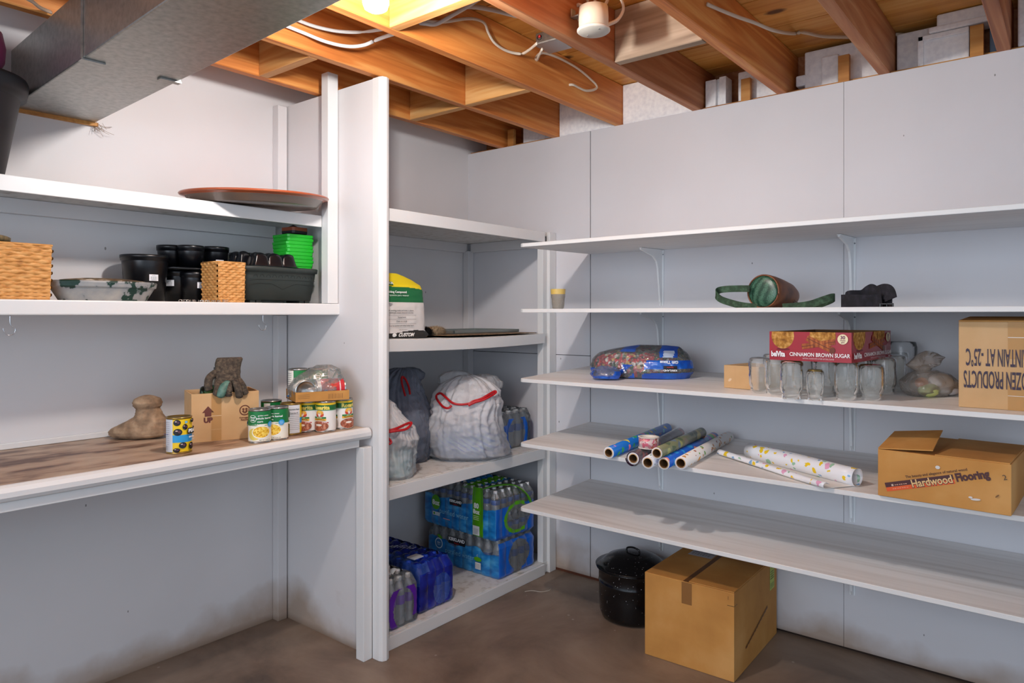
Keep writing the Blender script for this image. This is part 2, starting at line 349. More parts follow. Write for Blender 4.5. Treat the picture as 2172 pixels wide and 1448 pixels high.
# joists
JX=[(.225,.263),(.582,.62),(.95,.988),(1.343,1.383),(1.714,1.752),(2.09,2.128),(2.458,2.497),(2.83,2.868),(3.2,3.238),(3.57,3.608)]
lab=['reddish ceiling joist nearest the left wall','ceiling joist that the white divider panel reaches up to','ceiling joist just left of the lit bulb, with cable stapled along its face','dark-edged ceiling joist carrying the round white junction box','ceiling joist right of the grey weathered blocking','ceiling joist with a split lower edge above the shaped foam block','ceiling joist at the far upper right beside the last foam block']
for k,(a,b) in enumerate(JX):
    m=M(); m.box(a,-5.0,2.2,b,.155,2.389,[JW,JW,JW,JWD,JW,JWD,JWD,JW,JW,JW][k])
    o=m.build('ceiling_joist',bevel=.003,seg=1)
    tag(o,lab[k] if k<7 else 'ceiling joist beyond the right edge of the view','joist','exposed ceiling joists' if k<7 else 'ceiling joists past the frame')
def blocking(a,b,y,label,mat=None,z0=2.2):
    m=M(); m.box(a,y,z0,b,y+.038,2.388,mat or JW2); tag(m.build('joist_blocking',bevel=.002,seg=1),label,'blocking board')
blocking(.264,.581,-.69,'short wood blocking between the first two joists, right of the divider top')
blocking(.264,.581,-1.46,'short wood blocking between the first two joists, left of the white post')
blocking(.621,.949,-.70,'knotty wood blocking between the second and third joists',GW if 0 else JW2)
blocking(.989,1.342,-1.45,'wood blocking glowing right behind the lit bulb')
blocking(1.384,1.713,-.74,'grey weathered board wedged between joists beside the round junction box',GW,2.2)
# furring stubs above the right wall
for x,h,l in ((.307,.10,'small wood stub above the corner of the right wall'),(1.583,.105,'wood stub between the foam pieces, left of the shaped block'),(1.968,.115,'wood stub in front of the shaped foam block'),(2.40,.12,'wood stub under the stacked foam, near the last joist')):
    m=M(); m.box(x-.02,-.0005,2.2005,x+.02,.0215,2.19+h,SILL); tag(m.build('wall_stud_top',bevel=.001,seg=1),l,'stud')
# foam insulation
def foam(name,boxes,label):
    m=M()
    for b in boxes: m.box(*b,FOAM)
    tag(m.build(name,bevel=.006,seg=2),label,'foam block')
foam('foam_block',[(.621,.004,2.2005,.949,.0215,2.389)],'flat white foam infill between the second and third joists')
foam('foam_block',[(.989,.004,2.2005,1.342,.0215,2.389)],'large flat white foam infill between the third and fourth joists')
foam('foam_block',[(.35,.055,2.2115,.58,.10,2.33),(.40,.05,2.2115,.50,.055,2.25)],'ragged white foam piece beside the wood stub in the corner')
foam('foam_block',[(1.392,.03,2.2115,1.44,.10,2.33),(1.437,.05,2.2115,1.462,.10,2.335),(1.455,.03,2.2115,1.485,.10,2.335),(1.48,.03,2.2115,1.50,.06,2.215)],'grooved foam offcut right of the dark-edged joist')
foam('foam_block',[(1.53,.052,2.2115,1.70,.12,2.345)],'foam slab behind the wood stub, against the fifth joist')
foam('foam_block',[(1.80,.075,2.2115,2.085,.12,2.375),(1.765,.075,2.24,1.81,.12,2.285),(1.87,.055,2.2115,1.935,.077,2.335)],'shaped foam packing block with a raised rib and a side lug')
foam('foam_block',[(2.135,.09,2.2115,2.26,.135,2.37)],'pale foam slab right of the split-edged joist')
foam('foam_block',[(2.215,.03,2.2115,2.375,.085,2.32),(2.215,.0225,2.30,2.375,.03,2.32),(2.215,.0225,2.2115,2.235,.03,2.32),(2.215,.0225,2.2115,2.375,.03,2.205)],'recessed foam packing piece left of the stub near the last joist')
foam('foam_block',[(2.25,.02,2.322,2.452,.11,2.345),(2.275,.03,2.345,2.43,.11,2.388)],'stepped foam piece stacked on the recessed one')
foam('foam_block',[(2.515,.02,2.2115,2.62,.09,2.385)],'foam block at the upper right corner beyond the last joist')
m=M(); m.box(2.43,.09,2.2115,2.456,.14,2.32,cm('8aa0b8',.6)); tag(m.build('insulation_scrap',bevel=.004),'bluish foam scrap behind the stub by the last joist','foam block')

# ================= air duct =================
du=thing('air_duct','galvanised sheet metal air duct crossing the upper left','duct',(0,-2.055,1.965),math.radians(-2.3))
m=M(); m.box(.0,-.122,0,4.4,.122,.185,GALV); m.build('duct_body',du,bevel=.004)
for x in (.66,):
    for sg in (-1,1):
        m=M(); a,b=sorted((sg*.1225,sg*.128)); m.box(x-.006,a,-.004,x+.006,b,.185,GALV); a,b=sorted((sg*.07,sg*.128)); m.box(x-.011,a,-.005,x+.011,b,-.0005,GALV); m.build('drive_cleat',du,label='folded joint strip on the duct')
m=M(); m.box(-.0,-.13,-.012,.014,.13,0,SILL); m.build('end_strip',du,label='thin wood strip at the wall')

m=M(); random.seed(11); q0=Vector((0.0040,-1.9287,1.9551))
for k in range(22):
    a=q0+Vector((random.uniform(0,.03),random.uniform(-.02,.01),random.uniform(-.01,.012))); b=a+Vector((random.uniform(-.01,.02),random.uniform(-.01,.05),random.uniform(-.03,.005))); b.x=max(b.x,.003); m.tube([a,(a+b)/2+Vector((.004,0,-.004)),b],.0005,cm('8a6f52',.9),n=4,sub=3)
tag(m.build('cobweb'),'dusty brown cobweb hanging under the wall end of the duct','cobweb',kind='stuff')
# ================= cables, boxes, bulb =================
def cable(pts,r,label,mat=CABLE,flat=1.5):
    m=M(); m.tube(pts,r,mat,n=8,flat=flat,up=(1,0,0)); return tag(m.build('electrical_cable'),label,'cable')
cable([(0.6400,-1.6016,2.2512),(0.6400,-1.5296,2.2490),(0.6600,-1.4492,2.2367),(0.6800,-1.3749,2.2378),(0.7200,-1.3345,2.2436),(0.7800,-1.3215,2.2527),(0.9000,-1.3668,2.2250),(0.9550,-1.3708,2.2162)],.0042,'lower white cable drooping left of the lit bulb joist',CABLEW)
cable([(0.6400,-1.5661,2.2846),(0.6500,-1.4899,2.2797),(0.6800,-1.4151,2.2780),(0.7400,-1.3611,2.2765),(0.8700,-1.3735,2.2493),(0.9550,-1.4012,2.2250)],.0042,'upper white cable drooping left of the lit bulb joist',CABLEW)
cable([(0.9850,-1.3194,2.2573),(0.9950,-1.3034,2.2583),(1.0000,-1.2537,2.2715),(1.0500,-1.2263,2.2972),(1.1000,-1.2112,2.3154),(1.1600,-1.1969,2.3393),(1.2000,-1.1606,2.3747)],.0045,'white cable rising toward the top edge behind the bulb',CABLEW)
cable([(0.9850,-1.3109,2.2694),(0.9950,-1.2709,2.2751),(1.0000,-1.2087,2.2940),(1.0000,-1.1144,2.3346),(1.0000,-1.0524,2.3532),(1.0000,-1.0063,2.3529),(1.0000,-0.9853,2.3253),(1.0000,-0.9480,2.2986),(1.0000,-0.8793,2.2909),(1.0200,-0.8185,2.2932),(1.0800,-0.8465,2.2852),(1.1600,-0.9036,2.2733)],.0038,'cream cable stapled along the joist into the metal box')
cable([(0.9209,-1.1513,2.3700),(0.9719,-1.1445,2.3700),(1.0232,-1.1031,2.3750),(1.0637,-1.0363,2.3750),(1.0912,-0.9641,2.3750),(1.1118,-0.9218,2.3750)],.006,'white cable under the ceiling boards behind the joist',CABLEW)
cable([(1.1600,-0.8722,2.2622),(1.1000,-0.8116,2.2695),(1.0300,-0.7298,2.2925),(1.0000,-0.6990,2.3137),(1.0000,-0.6708,2.3405),(1.0000,-0.6292,2.3544),(1.0000,-0.5227,2.3618),(1.0000,-0.3987,2.3563),(1.0000,-0.2935,2.3372),(1.0000,-0.2427,2.3188),(1.0000,-0.2663,2.2981),(1.0000,-0.3317,2.2777),(1.0000,-0.3877,2.2760),(1.0000,-0.4314,2.2771),(0.9850,-0.4449,2.2767)],.0038,'cream cable looping below the metal box to a hole in the joist')
cable([(1.7620,-0.8108,2.2791),(1.7750,-0.7293,2.2837),(1.8000,-0.6524,2.2811),(1.8300,-0.5835,2.2769),(1.8600,-0.4860,2.2747),(1.8223,-0.1583,2.3750),(1.8580,-0.1315,2.3780),(1.9040,-0.0477,2.3780),(1.9800,0.0254,2.3780),(2.0620,0.0974,2.3780),(2.1026,0.1181,2.3780),(2.1357,0.1153,2.3780),(2.1757,0.1651,2.3780)],.0045,'cream cable snaking across the boards at upper right')
cable([(0.5000,-2.2997,2.1424),(0.4200,-2.2456,2.1650),(0.3600,-2.2078,2.1773),(0.2800,-2.1548,2.2032)],.004,'thin cable seen above the duct at the top left')
jb=thing('junction_box','round white junction box fed by many cables','junction box',(1.4678,-1.0132,2.2050))
m=M(); m.lathe([(.0,.002),(.047,.002),(.0475,.045),(.046,.075),(.0,.075)],cm('cfc2ad',.5,0),n=40); m.build('box_body',jb)
m=M(); m.lathe([(0,-.004),(.048,-.004),(.053,0),(.053,.004),(.049,.007),(.0,.007)],cm('d2cdc2',.45,0),n=48); cv=m.build('cover',jb)
for sx in (-.03,.03):
    m=M(); m.lathe([(0,-.0055),(.004,-.005),(.004,-.003)],TIN,n=10,c=(sx,-.012*sx/.03,0)); m.build('screw',cv)
jc=Vector((1.4678,-1.0132,2.2050))
m=M(); m.box(-.03,-.012,0,.0,.012,.006,GALV); m.box(-.03,-.012,0,-.024,.012,.03,GALV); o=m.build('cable_clamp',jb,bevel=.002); o.location=(-.045,-.01,.055)
def jcable(px,label): cable(px,.0042,label,flat=1.5)
jcable([(1.3074,-1.0460,2.3600),(1.2982,-1.0119,2.3400),(1.3164,-0.9829,2.3100),(1.3599,-0.9710,2.2850),(1.3942,-0.9748,2.2700),(1.4174,-0.9736,2.2550)],'leftmost cream cable entering the round junction box')
jcable([(1.3271,-1.0065,2.3700),(1.3289,-0.9675,2.3500),(1.3527,-0.9603,2.3300),(1.3932,-0.9845,2.3200),(1.4100,-0.9820,2.3100),(1.4214,-0.9770,2.2900),(1.4370,-0.9899,2.2600)],'cream cable curving over the round junction box')
jcable([(1.3937,-0.9396,2.3700),(1.4032,-0.9457,2.3400),(1.4227,-0.9647,2.3000),(1.4418,-0.9861,2.2600)],'straight cream cable dropping into the round junction box')
jcable([(1.4158,-0.9218,2.3700),(1.4298,-0.9441,2.3300),(1.4348,-0.9549,2.3000),(1.4489,-0.9803,2.2600)],'middle cream cable dropping into the round junction box')
jcable([(1.4527,-0.8921,2.3700),(1.4521,-0.9063,2.3400),(1.4508,-0.9309,2.3100),(1.4585,-0.9726,2.2600)],'right cream cable dropping into the round junction box')
jcable([(1.5253,-0.9548,2.3300),(1.5207,-0.9198,2.3100),(1.5154,-0.9105,2.2900),(1.5049,-0.9259,2.2600),(1.4848,-0.9456,2.2450),(1.4773,-0.9685,2.2350)],'cream cable looping round the right side of the junction box')
mb=thing('metal_junction_box','small square metal junction box on the joist','junction box',(1.1273,-0.7555,2.3150),.05)
m=M(); m.box(-.05,-.05,.0,.05,.05,.045,GALV); m.build('box_body',mb,bevel=.006)
m=M(); m.box(-.052,-.052,-.002,.052,.052,.0,cm('a9adb0',.35,.9)); cv=m.build('cover_plate',mb)
m=M(); m.lathe([(0,-.0008),(.010,0),(.010,.003)],cm('30201c',.8),n=16,ax=(0,-1,0),c=(-.03,-.0502,.024)); m.lathe([(0,0),(.006,0.001),(.006,.004)],cm('c8302a',.5),n=12,ax=(0,-1,0),c=(-.028,-.0515,.026)); m.build('knockout',mb,label='open knockout with a red wire cap')
# the lit bulb
bl=thing('light_bulb','lit light bulb hanging in front of the joists, top of photo','light bulb',(1.3009,-1.7675,2.0954))
BM=bpy.data.materials.new('lit_bulb'); BM.use_nodes=True; nt=BM.node_tree; nt.nodes.clear(); e=nt.nodes.new('ShaderNodeEmission'); e.inputs[0].default_value=(1,.955,.925,1); e.inputs[1].default_value=BULB_STRENGTH; oo=nt.nodes.new('ShaderNodeOutputMaterial'); nt.links.new(e.outputs[0],oo.inputs[0])
m=M(); m.lathe([(0.0,-.036),(.018,-.035),(.028,-.029),(.0325,-.016),(.033,.0),(.032,.02),(.026,.04),(.017,.055),(.014,.062),(0,.063)],BM,n=32); m.build('globe',bl)
m=M(); m.lathe([(.0,.06),(.0145,.06),(.0145,.07),(.0135,.072),(.0145,.075),(.0135,.078),(.0145,.082),(.0,.084)],TIN,n=20); m.build('screw_base',bl)
bx,by,bz=(1.3009,-1.7675,2.0954)
ls=thing('lamp_socket','white porcelain socket that holds the lit bulb','lamp socket',(bx,by,bz+.084))
m=M(); m.lathe([(0,0),(.022,0),(.024,.02),(.03,.05),(.05,.06),(.05,2.388-bz-.084),(0,2.388-bz-.084)],cm('e8e6e0',.3),n=32); m.build('socket_body',ls)

# ================= divider, left shelves =================
dp=thing('divider_panel','tall white divider panel with a rounded front edge','partition',(0,-1.19,0))
m=M(); m.box(.0,.004,.0,.60,.036,2.19,WP); m.build('panel',dp)
m=M(); pts=[(.60,-.002),(.635,-.002),(.650,.004),(.656,.02),(.650,.036),(.635,.042),(.60,.042)]; m.prism(pts,.0,2.19,WT); m.build('edge_cap',dp,bevel=.0015,seg=1,label='rounded white edge cap')
m=M(); m.box(.553,-.042,.0,.598,-.0005,.80,WT); m.build('leg',dp,bevel=.002,label='square white leg under the counter end')
m=M(); m.box(.345,-.045,1.342,.388,.003,2.25,WT); o=m.build('post',bevel=.002); tag(o,'slim square white post at the end of the left shelves','post')
m=M(); m.box(.002,-1.235,.0,.042,-1.192,.80,WP);  tag(m.build('corner_batten',bevel=.002),'white batten in the corner under the left counter','batten')
m=M(); m.box(.002,-1.235,.88,.042,-1.192,1.295,WP);  tag(m.build('corner_batten',bevel=.002),'white batten in the corner above the left counter','batten')
m=M(); m.box(.002,-1.235,1.695,.042,-1.192,2.185,WP);  tag(m.build('corner_batten',bevel=.002),'white batten in the upper corner behind the brown saucer','batten')
bpy.data.objects['post'].location=(0,-1.192,0)
YL=-4.2
# top left shelf
s=thing('wall_shelf','top white shelf on the left wall, holding the brown saucer','shelf',(0,0,0))
m=M(); m.box(.002,YL,1.671,.34,-1.193,1.69,WU); m.build('shelf_board',s)
m=M(); m.box(.341,YL,1.643,.352,-1.24,1.688,WT); m.build('front_lip',s,bevel=.002)
m=M(); m.box(.002,YL,1.622,.03,-1.24,1.67,WP); m.build('wall_cleat',s)
# middle left shelf
s=thing('wall_shelf','middle white shelf on the left wall, crowded with pots and baskets','shelf',(0,0,0))
m=M(); m.box(.002,YL,1.322,.374,-1.193,1.34,WU); m.build('shelf_board',s)
m=M(); m.prism([(.3745,YL),(.392,YL),(.392,-1.174),(.3745,-1.193)],1.297,1.341,WT); m.build('front_lip',s,bevel=.004)
def hook(x,y,z,label):
    t=M(); t.tube([(x,y,z),(x,y,z-.02),(x,y+.003,z-.03),(x,y+.012,z-.038),(x,y+.009,z-.052),(x,y-.004,z-.056),(x,y-.014,z-.046),(x,y-.016,z-.036)],.0012,cm('c9ccd0',.25,1),n=8); tag(t.build('cup_hook'),label,'hook')
hook(.37,-2.283,1.2975,'metal cup hook under the middle left shelf, at the photo edge')
hook(.37,-1.508,1.2975,'metal cup hook under the middle left shelf, near the divider')
# counter
s=thing('counter','long left counter with worn brown hardboard top','counter',(0,0,0))
m=M(); m.box(.002,YL,.842,.57,-1.193,.868,CT); m.build('countertop',s,label='worn brown countertop')
m=M(); m.prism([(.555,YL)],0,0,WT) if 0 else None
prof=[(.571,.835),(.571,.871),(.583,.871),(.592,.866),(.598,.855),(.598,.842),(.592,.832),(.580,.828)]
vs=[(x,YL,z) for x,z in prof]+[(x,-1.194,z) for x,z in prof]; n=len(prof)
m=M(); m.add(vs,[(i,(i+1)%n,n+(i+1)%n,n+i) for i in range(n)]+[tuple(range(n))[::-1],tuple(range(n,2*n))],WT); m.build('front_edge',s,bevel=.0015)
m=M(); m.box(.556,YL,.802,.578,-1.236,.829,WT); m.build('apron',s,bevel=.002)
m=M(); m.box(.002,YL,.8685,.016,-1.24,.888,WT); m.build('back_strip',s,bevel=.002)

# ================= middle shelving unit =================
su=thing('shelving_unit','white built-in shelving unit in the corner, four shelves','shelving unit',(0,0,0))
Y0,Y1=-1.148,-.002
def sag(x0,x1,y0,y1,z0,z1,mat,am=0.):
    t=M(); n=16
    vs=[];
    for i in range(n+1):
        y=y0+(y1-y0)*i/n; d=-am*math.sin(PI*i/n)
        vs+=[(x0,y,z0+d),(x1,y,z0+d),(x1,y,z1+d),(x0,y,z1+d)]
    fs=[(0,1,2,3),(4*n+3,4*n+2,4*n+1,4*n)]
    for i in range(n):
        a=4*i; fs+=[(a+k,a+4+k,a+4+(k+1)%4,a+(k+1)%4) for k in range(4)]
    return t.add(vs,fs,mat)
for zt,lt,am,nm in ((1.712,.052,0,'top'),(1.205,.05,.008,'second'),(.634,.054,0,'third'),(.055,.055,0,'bottom')):
    b=sag(.002,.592,Y0,Y1-.0,zt-.02,zt,WU,am).build('shelf_board',su)
    sag(.593,.606,Y0,-.095,zt-lt,zt-.003,WT,am).build('front_lip',b,bevel=.002)
    if zt>.1:
        m=M(); m.box(.002,Y0,zt-.07,.022,Y1-.03,zt-.021,WP); m.box(.04,-.024,zt-.07,.56,-.003,zt-.021,WP); m.build('support_cleat',b)
m=M(); m.box(.555,-.092,0,.59,-.058,1.66,WT); m.build('inner_post',su,bevel=.002)
m=M(); m.box(.585,-.0575,0,.607,-.003,1.712,WT); m.build('front_post',su,bevel=.002)
m=M(); m.box(.002,-.045,.06,.042,-.002,1.65,WP); m.build('corner_batten',su,bevel=.002)

# ================= right wall shelves =================
SH=[(1.61,1.602),(1.327,1.322),(1.047,1.025),(.772,.750),(.492,.474)]
def shz(n,y): a,b=SH[n-1]; return a+(b-a)*(-y/.567)
sl=['topmost long white shelf on the right wall, empty','second long white shelf on the right wall, with the cup and strap bag','third long white shelf on the right wall, with the glass jars','fourth long white shelf on the right wall, with the gift wrap rolls','lowest long white shelf on the right wall, empty']
for n,(zw,zf) in enumerate(SH):
    m=M(); X0,X1,YF=.811,4.0,-.567; t=.016
    c=.02
    vs=[]
    for dz in (-t,0):
        vs+=[(X0,-.002,zw+dz),(X0,YF+c,zf+dz+(zw-zf)*c/.567),(X0+.006,YF+.006,zf+dz),(X0+c,YF,zf+dz),(X1,YF,zf+dz),(X1,-.002,zw+dz)]
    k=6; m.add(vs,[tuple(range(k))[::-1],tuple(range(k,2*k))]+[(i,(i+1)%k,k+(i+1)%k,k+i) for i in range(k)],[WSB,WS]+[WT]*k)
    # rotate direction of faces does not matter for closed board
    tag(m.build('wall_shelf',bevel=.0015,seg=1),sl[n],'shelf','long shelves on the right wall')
def bracket(x,n,label):
    z0=shz(n,0)-.0165; b=thing('shelf_bracket',label,'bracket',(x,0,z0))
    sl=(SH[n-1][1]-SH[n-1][0])/.567
    A=cm('eceef0',.45,0)
    m=M(); L,H=.20,.255; W_=.013 
    m.add([(-.013,-.001,-.002),(.013,-.001,-.002),(.010,-.001,-H),(-.010,-.001,-H),(-.013,-.0035,-.002),(.013,-.0035,-.002),(.010,-.0035,-H),(-.010,-.0035,-H)],[(0,1,2,3),(4,7,6,5),(0,4,5,1),(1,5,6,2),(2,6,7,3),(3,7,4,0)],A)
    m.add([(-.010,-.001,-.0005),(.010,-.001,-.0005),(.007,-L,-.0005+sl*L),(-.007,-L,-.0005+sl*L),(-.010,-.001,-.003),(.010,-.001,-.003),(.007,-L,-.003+sl*L),(-.007,-L,-.003+sl*L)],[(0,1,2,3),(4,7,6,5),(0,4,5,1),(1,5,6,2),(2,6,7,3),(3,7,4,0)],A)
    m.build('angle_plate',b)
    pr=[(-.0036,-.003),(-L,-.003+sl*L),(-L,-.010+sl*L),(-.09,-.034),(-.055,-.056),(-.042,-.085),(-.020,-H+.02),(-.0036,-H)]
    for sx in (0,):
        q=M(); n2=len(pr); vs=[(sx-.0040,y,z) for y,z in pr]+[(sx+.0040,y,z) for y,z in pr]
        q.add(vs,[tuple(range(n2)),tuple(range(n2,2*n2))[::-1]]+[(i,(i+1)%n2,n2+(i+1)%n2,n2+i) for i in range(n2)],A); q.build('rib',b)
    for zz in (-.022,-H+.012):
        q=M(); q.lathe([(0,.0),(.003,.0),(.0036,-.0015)],cm('8d9094',.3,1),n=10,ax=(0,-1,0),c=(.0085 if zz>-.1 else 0,-.0036 if zz>-.1 else -.0045,zz)); q.build('screw',b)
for n in range(1,6):
    nm=['topmost','second','third','fourth','lowest'][n-1]
    bracket(1.195,n,'white metal bracket under the %s right shelf, nearer the room corner'%nm)
    bracket(2.0,n,'white metal bracket under the %s right shelf, nearer the right edge'%nm)

# ================= shared builders for goods =================
RA=math.radians(38.83)
class Loft:
    """body from horizontal slices (z, x0, x1, depth, ycentre) with a superellipse section"""
    def __init__(s,sl,exp=2.4): s.sl=sl; s.e=exp
    def at(s,z):
        S=s.sl
        if z<=S[0][0]: return S[0][1:]
        for a,b in zip(S,S[1:]):
            if z<=b[0]:
                t=(z-a[0])/(b[0]-a[0]); t=t*t*(3-2*t) if 0 else t
                return tuple(p+(q-p)*t for p,q in zip(a[1:],b[1:]))
        return S[-1][1:]
    def pt(s,a,z):
        x0,x1,d,yc=s.at(z); c,si=math.cos(a),math.sin(a); f=lambda q:math.copysign(abs(q)**(2/s.e),q)
        return Vector(((x0+x1)/2+(x1-x0)/2*f(c),yc+d/2*f(si),z))
    def front(s,x,z,h=0):
        x0,x1,d,yc=s.at(z); q=min(.999,abs((x-(x0+x1)/2)/((x1-x0)/2)))
        return Vector((x,yc-d/2*(1-q**s.e)**(1/s.e)-h,z))
    def mesh(s,mat,n=64,nz=48,disp=None,sel=None,cap=True,m=None):
        m=m or M(); z0,z1=s.sl[0][0],s.sl[-1][0]
        def fn(u,v):
            a=2*PI*u; p=s.pt(a,z0+(z1-z0)*v)
            if disp:
                x0,x1,d,yc=s.at(p.z); c=Vector(((x0+x1)/2,yc,p.z)); q=(p-c)
                if q.length>1e-6: p=p+q.normalized()*disp(a,p.z,p)
            return p
        m.grid(fn,n,nz,mat,sel=(lambda u,v:sel(2*PI*u,z0+(z1-z0)*v)) if sel else None)
        if cap:
            for v in (0,1):
                r=[fn(i/n,v) for i in range(n)]; m.add(r,[tuple(range(n)) if v else tuple(range(n))[::-1]],sel(0,z0+(z1-z0)*v) if sel else mat)
        return m
def nz3(x,y,z=0): return noise.noise(Vector((x,y,z)))
def fz(x,y): return math.atan2(-2.924-y,2.671-x)
KERN=mottled('corn_kernels',['c98a08','f2c530','fbe27a'],scale=180,rough=.45,pos=(.35,.5,.65)); BEAN=mottled('refried_beans',['7a3a24','a8583a','d09070'],scale=150,rough=.45,pos=(.35,.5,.68))
OLV=cm('141016',.2)
def can(label,loc,kind,turn=0,r=.0365,h=.112,lid=None,group=None,parts=True,name='food_can'):
    x,y=loc[0],loc[1]
    c=thing(name,label,'can',loc,fz(x,y)+math.radians(turn),group); T=lid or TIN
    m=M(); m.lathe([(0,.002),(r*.88,.002),(r*.9,0),(r+.0008,0),(r+.0012,.0025),(r-.0005,.004),(r-.0005,h-.005),(r+.0012,h-.003),(r+.0008,h),(r*.94,h),(r*.9,h-.004),(r*.6,h-.004),(r*.58,h-.0035),(r*.4,h-.0035),(r*.38,h-.004),(0,h-.004)],T,n=48); m.build('tin_body',c)
    L=Lab(cyl_map(r,0,0)); H=h; w=PI*r; L.h=.0004
    if kind=='corn':
        L.rect(-w,.006,w,H-.006,'f3efe0',96); L.rect(-w,H*.52,w,H-.006,'0f7a3c',96)
        for s in (-1,1):
            o=s*w if s>0 else 0
            L.disc(o,H*.50,.055,.008,'f3efe0',40)
            L.disc(o-.02,.03,.022,.02,'e9d36a',24); L.disc(o+.004,.036,.031,.021,'f7f5ee',40); L.disc(o+.004,.037,.028,.0185,KERN,40)
            L.disc(o-.024,.082,.0125,.0125,'f4fbf4',32); L.disc(o-.024,.082,.0112,.0112,'0f7a3c',32); L.text('food',o-.024,.086,.0082,'ffffff',.03); L.text('club',o-.024,.078,.0082,'ffffff',.03)
            L.text('golden sweet',o+.010,.0925,.0062,'ffffff',.01); L.text('whole kernel',o+.013,.083,.0092,'ffffff',.02); L.text('corn',o+.000,.0725,.0092,'ffffff',.02)
            L.disc(o+.034,.062,.0095,.0095,'2c9fe0',28); L.scribble(o+.034,.065,.010,.0014,'e8f4fa',3); L.scribble(o+.034,.061,.012,.0014,'e8f4fa',4); L.scribble(o+.034,.057,.009,.0014,'e8f4fa',3)
            L.text('NET WT 15.25 OZ',o+.014,.0105,.0042,'26302a',.02)
    elif kind=='green':
        L.rect(-w,.006,w,H-.006,'0d7a3e',96); L.rect(-.028,.008,-.004,H-.008,'e8ecec',10)
        for i in range(9): L.rect(-.025,.085-i*.008,-.007,.0862-i*.008,'707c80',4)
        L.disc(.03,.08,.014,.014,'e8f4ea',28); L.disc(.03,.08,.0125,.0125,'0d7a3e',28); L.text('food',.03,.084,.008,'ffffff',.02); L.text('club',.03,.076,.008,'ffffff',.02)
    elif kind=='cornback':
        L.rect(-w,.006,w,H-.006,'f3efe4',96); L.rect(-.012,H*.45,w*.9,H-.006,'0f7a3c',70); L.disc(.05,.034,.03,.02,KERN,30); L.disc(.012,.078,.0125,.0125,'e8f8ea',28); L.disc(.012,.078,.011,.011,'0f7a3c',28); L.text('corn',.04,.075,.010,'ffffff',.02)
        for i in range(11): L.rect(-.052,.095-i*.0075,-.02,.0962-i*.0075,'6b6f78',6)
        L.rect(-.05,.008,-.03,.014,'2a80c8',4)
    elif kind=='rosa':
        L.rect(-w,.006,w,H-.006,'f1efea',96); L.rect(-w,H-.013,w,H-.006,'f2c81e',96); L.rect(-w,H*.72,w,H-.013,'1d6a34',96); L.rect(-w,H*.70,w,H*.72,'7fb48c',96)
        for o in (0,w*1.0):
            L.text('Rosarita',o,H*.795,.0195,'f6e36a',.045)
            L.disc(o-.012,H*.575,.008,.0085,'d0402a',22); L.disc(o+.004,H*.575,.008,.0085,'d0402a',22); L.disc(o-.004,H*.635,.0150,.0085,'f0a63c',28); L.disc(o-.004,H*.59,.0055,.009,'f4ece4',20); L.disc(o-.004,H*.63,.004,.0048,'e8b088',18); L.disc(o-.004,H*.665,.009,.0032,'f4d45a',18)
            L.rect(o-.03,H*.44,o+.02,H*.50,'2c7a3a',12); L.text('NO FAT',o-.004,H*.47,.0058,'f4f0c0',.03); L.rect(o-.03,H*.375,o+.02,H*.44,'f0b428',12); L.text('TRADITIONAL',o-.004,H*.407,.0062,'4a2a1a',.03)
            L.disc(o-.004,H*.205,.033,.0205,'e6d9cc',36); L.disc(o-.004,H*.20,.032,.0185,BEAN,36); L.disc(o-.006,H*.235,.012,.004,'efe6da',20); L.rect(o+.004,H*.30,o+.028,H*.335,'b8281e',6); L.scribble(o+.015,H*.318,.018,.0028,'f4e8e4',5)
    elif kind=='nutri':
        L.rect(-w,.006,w,H-.006,'f5cf14',96); L.rect(-.018,.006,.03,H-.006,'e9ebef',20); L.rect(.03,.04,.05,.06,'2c9fe0',6); L.rect(-.05,.035,-.018,.06,'2c9fe0',12)
        L.disc(-.028,.085,.009,.009,OLV,20); L.disc(-.03,.02,.009,.009,OLV,20)
        L.text('Nutrition Facts',.006,.091,.0062,'202020',.02); L.text('Calories 25',.006,.078,.006,'202020',.02)
        for i in range(9): L.rect(-.013,.072-i*.0065,.026,.0729-i*.0065,'555a60',6)
    elif kind=='olive':
        L.rect(-w,.006,w,H-.006,'f2cb12',96); L.rect(-w*.98,.006,-.019,H-.006,'d9dce2',30)
        L.rect(-.019,.035,w,.058,'2a9ad8',40)
        for u,v,a,b in ((-.006,.096,.0105,.0095),(-.004,.067,.0125,.0105),(.0165,.082,.0075,.0085),(.010,.026,.0105,.0095),(-.007,.012,.0095,.0065),(.036,.022,.009,.011),(.04,.1,.009,.006)):
            L.disc(u,v,a,b,OLV,26); L.disc(u+a*.35,v+b*.1,a*.35,b*.4,'5a3440',14); L.disc(u-.003,v+b*.4,a*.3,b*.2,'c8b0b0',12)
        L.rect(.022,.060,.072,.078,'141414',10); L.text('PEARLS',.047,.069,.0140,'ffffff',.05); L.text('EXTRA LARGE',.049,.050,.0072,'ffffff',.03); L.scribble(.046,.0415,.026,.0022,'e8f2fa',6)
        L.rect(.014,.094,.021,.101,'48b0e0',4); L.scribble(.0175,.0975,.005,.002,'e8f2fa',2)
        for i in range(12): L.rect(-.054,.098-i*.006,-.024,.0987-i*.006,'7a808c',6)
        L.scribble(-.034,.062,.018,.0022,'4a64a0',4); L.bars(-.050,.012,-.026,.028,14)
    elif kind=='tomato':
        L.rect(-w,.006,w,H-.006,'c4202a',96); L.rect(-w,.006,w,.02,'f4efe6',96); L.disc(0,.055,.03,.022,mottled('diced_tomatoes',['8c1610','c83020','e06848'],scale=120,rough=.4),32); L.text('diced tomatoes',0,.09,.009,'ffffff',.02); L.disc(.028,.035,.009,.009,'2c9fe0',22)
    L.build('paper_label',c)
    return c

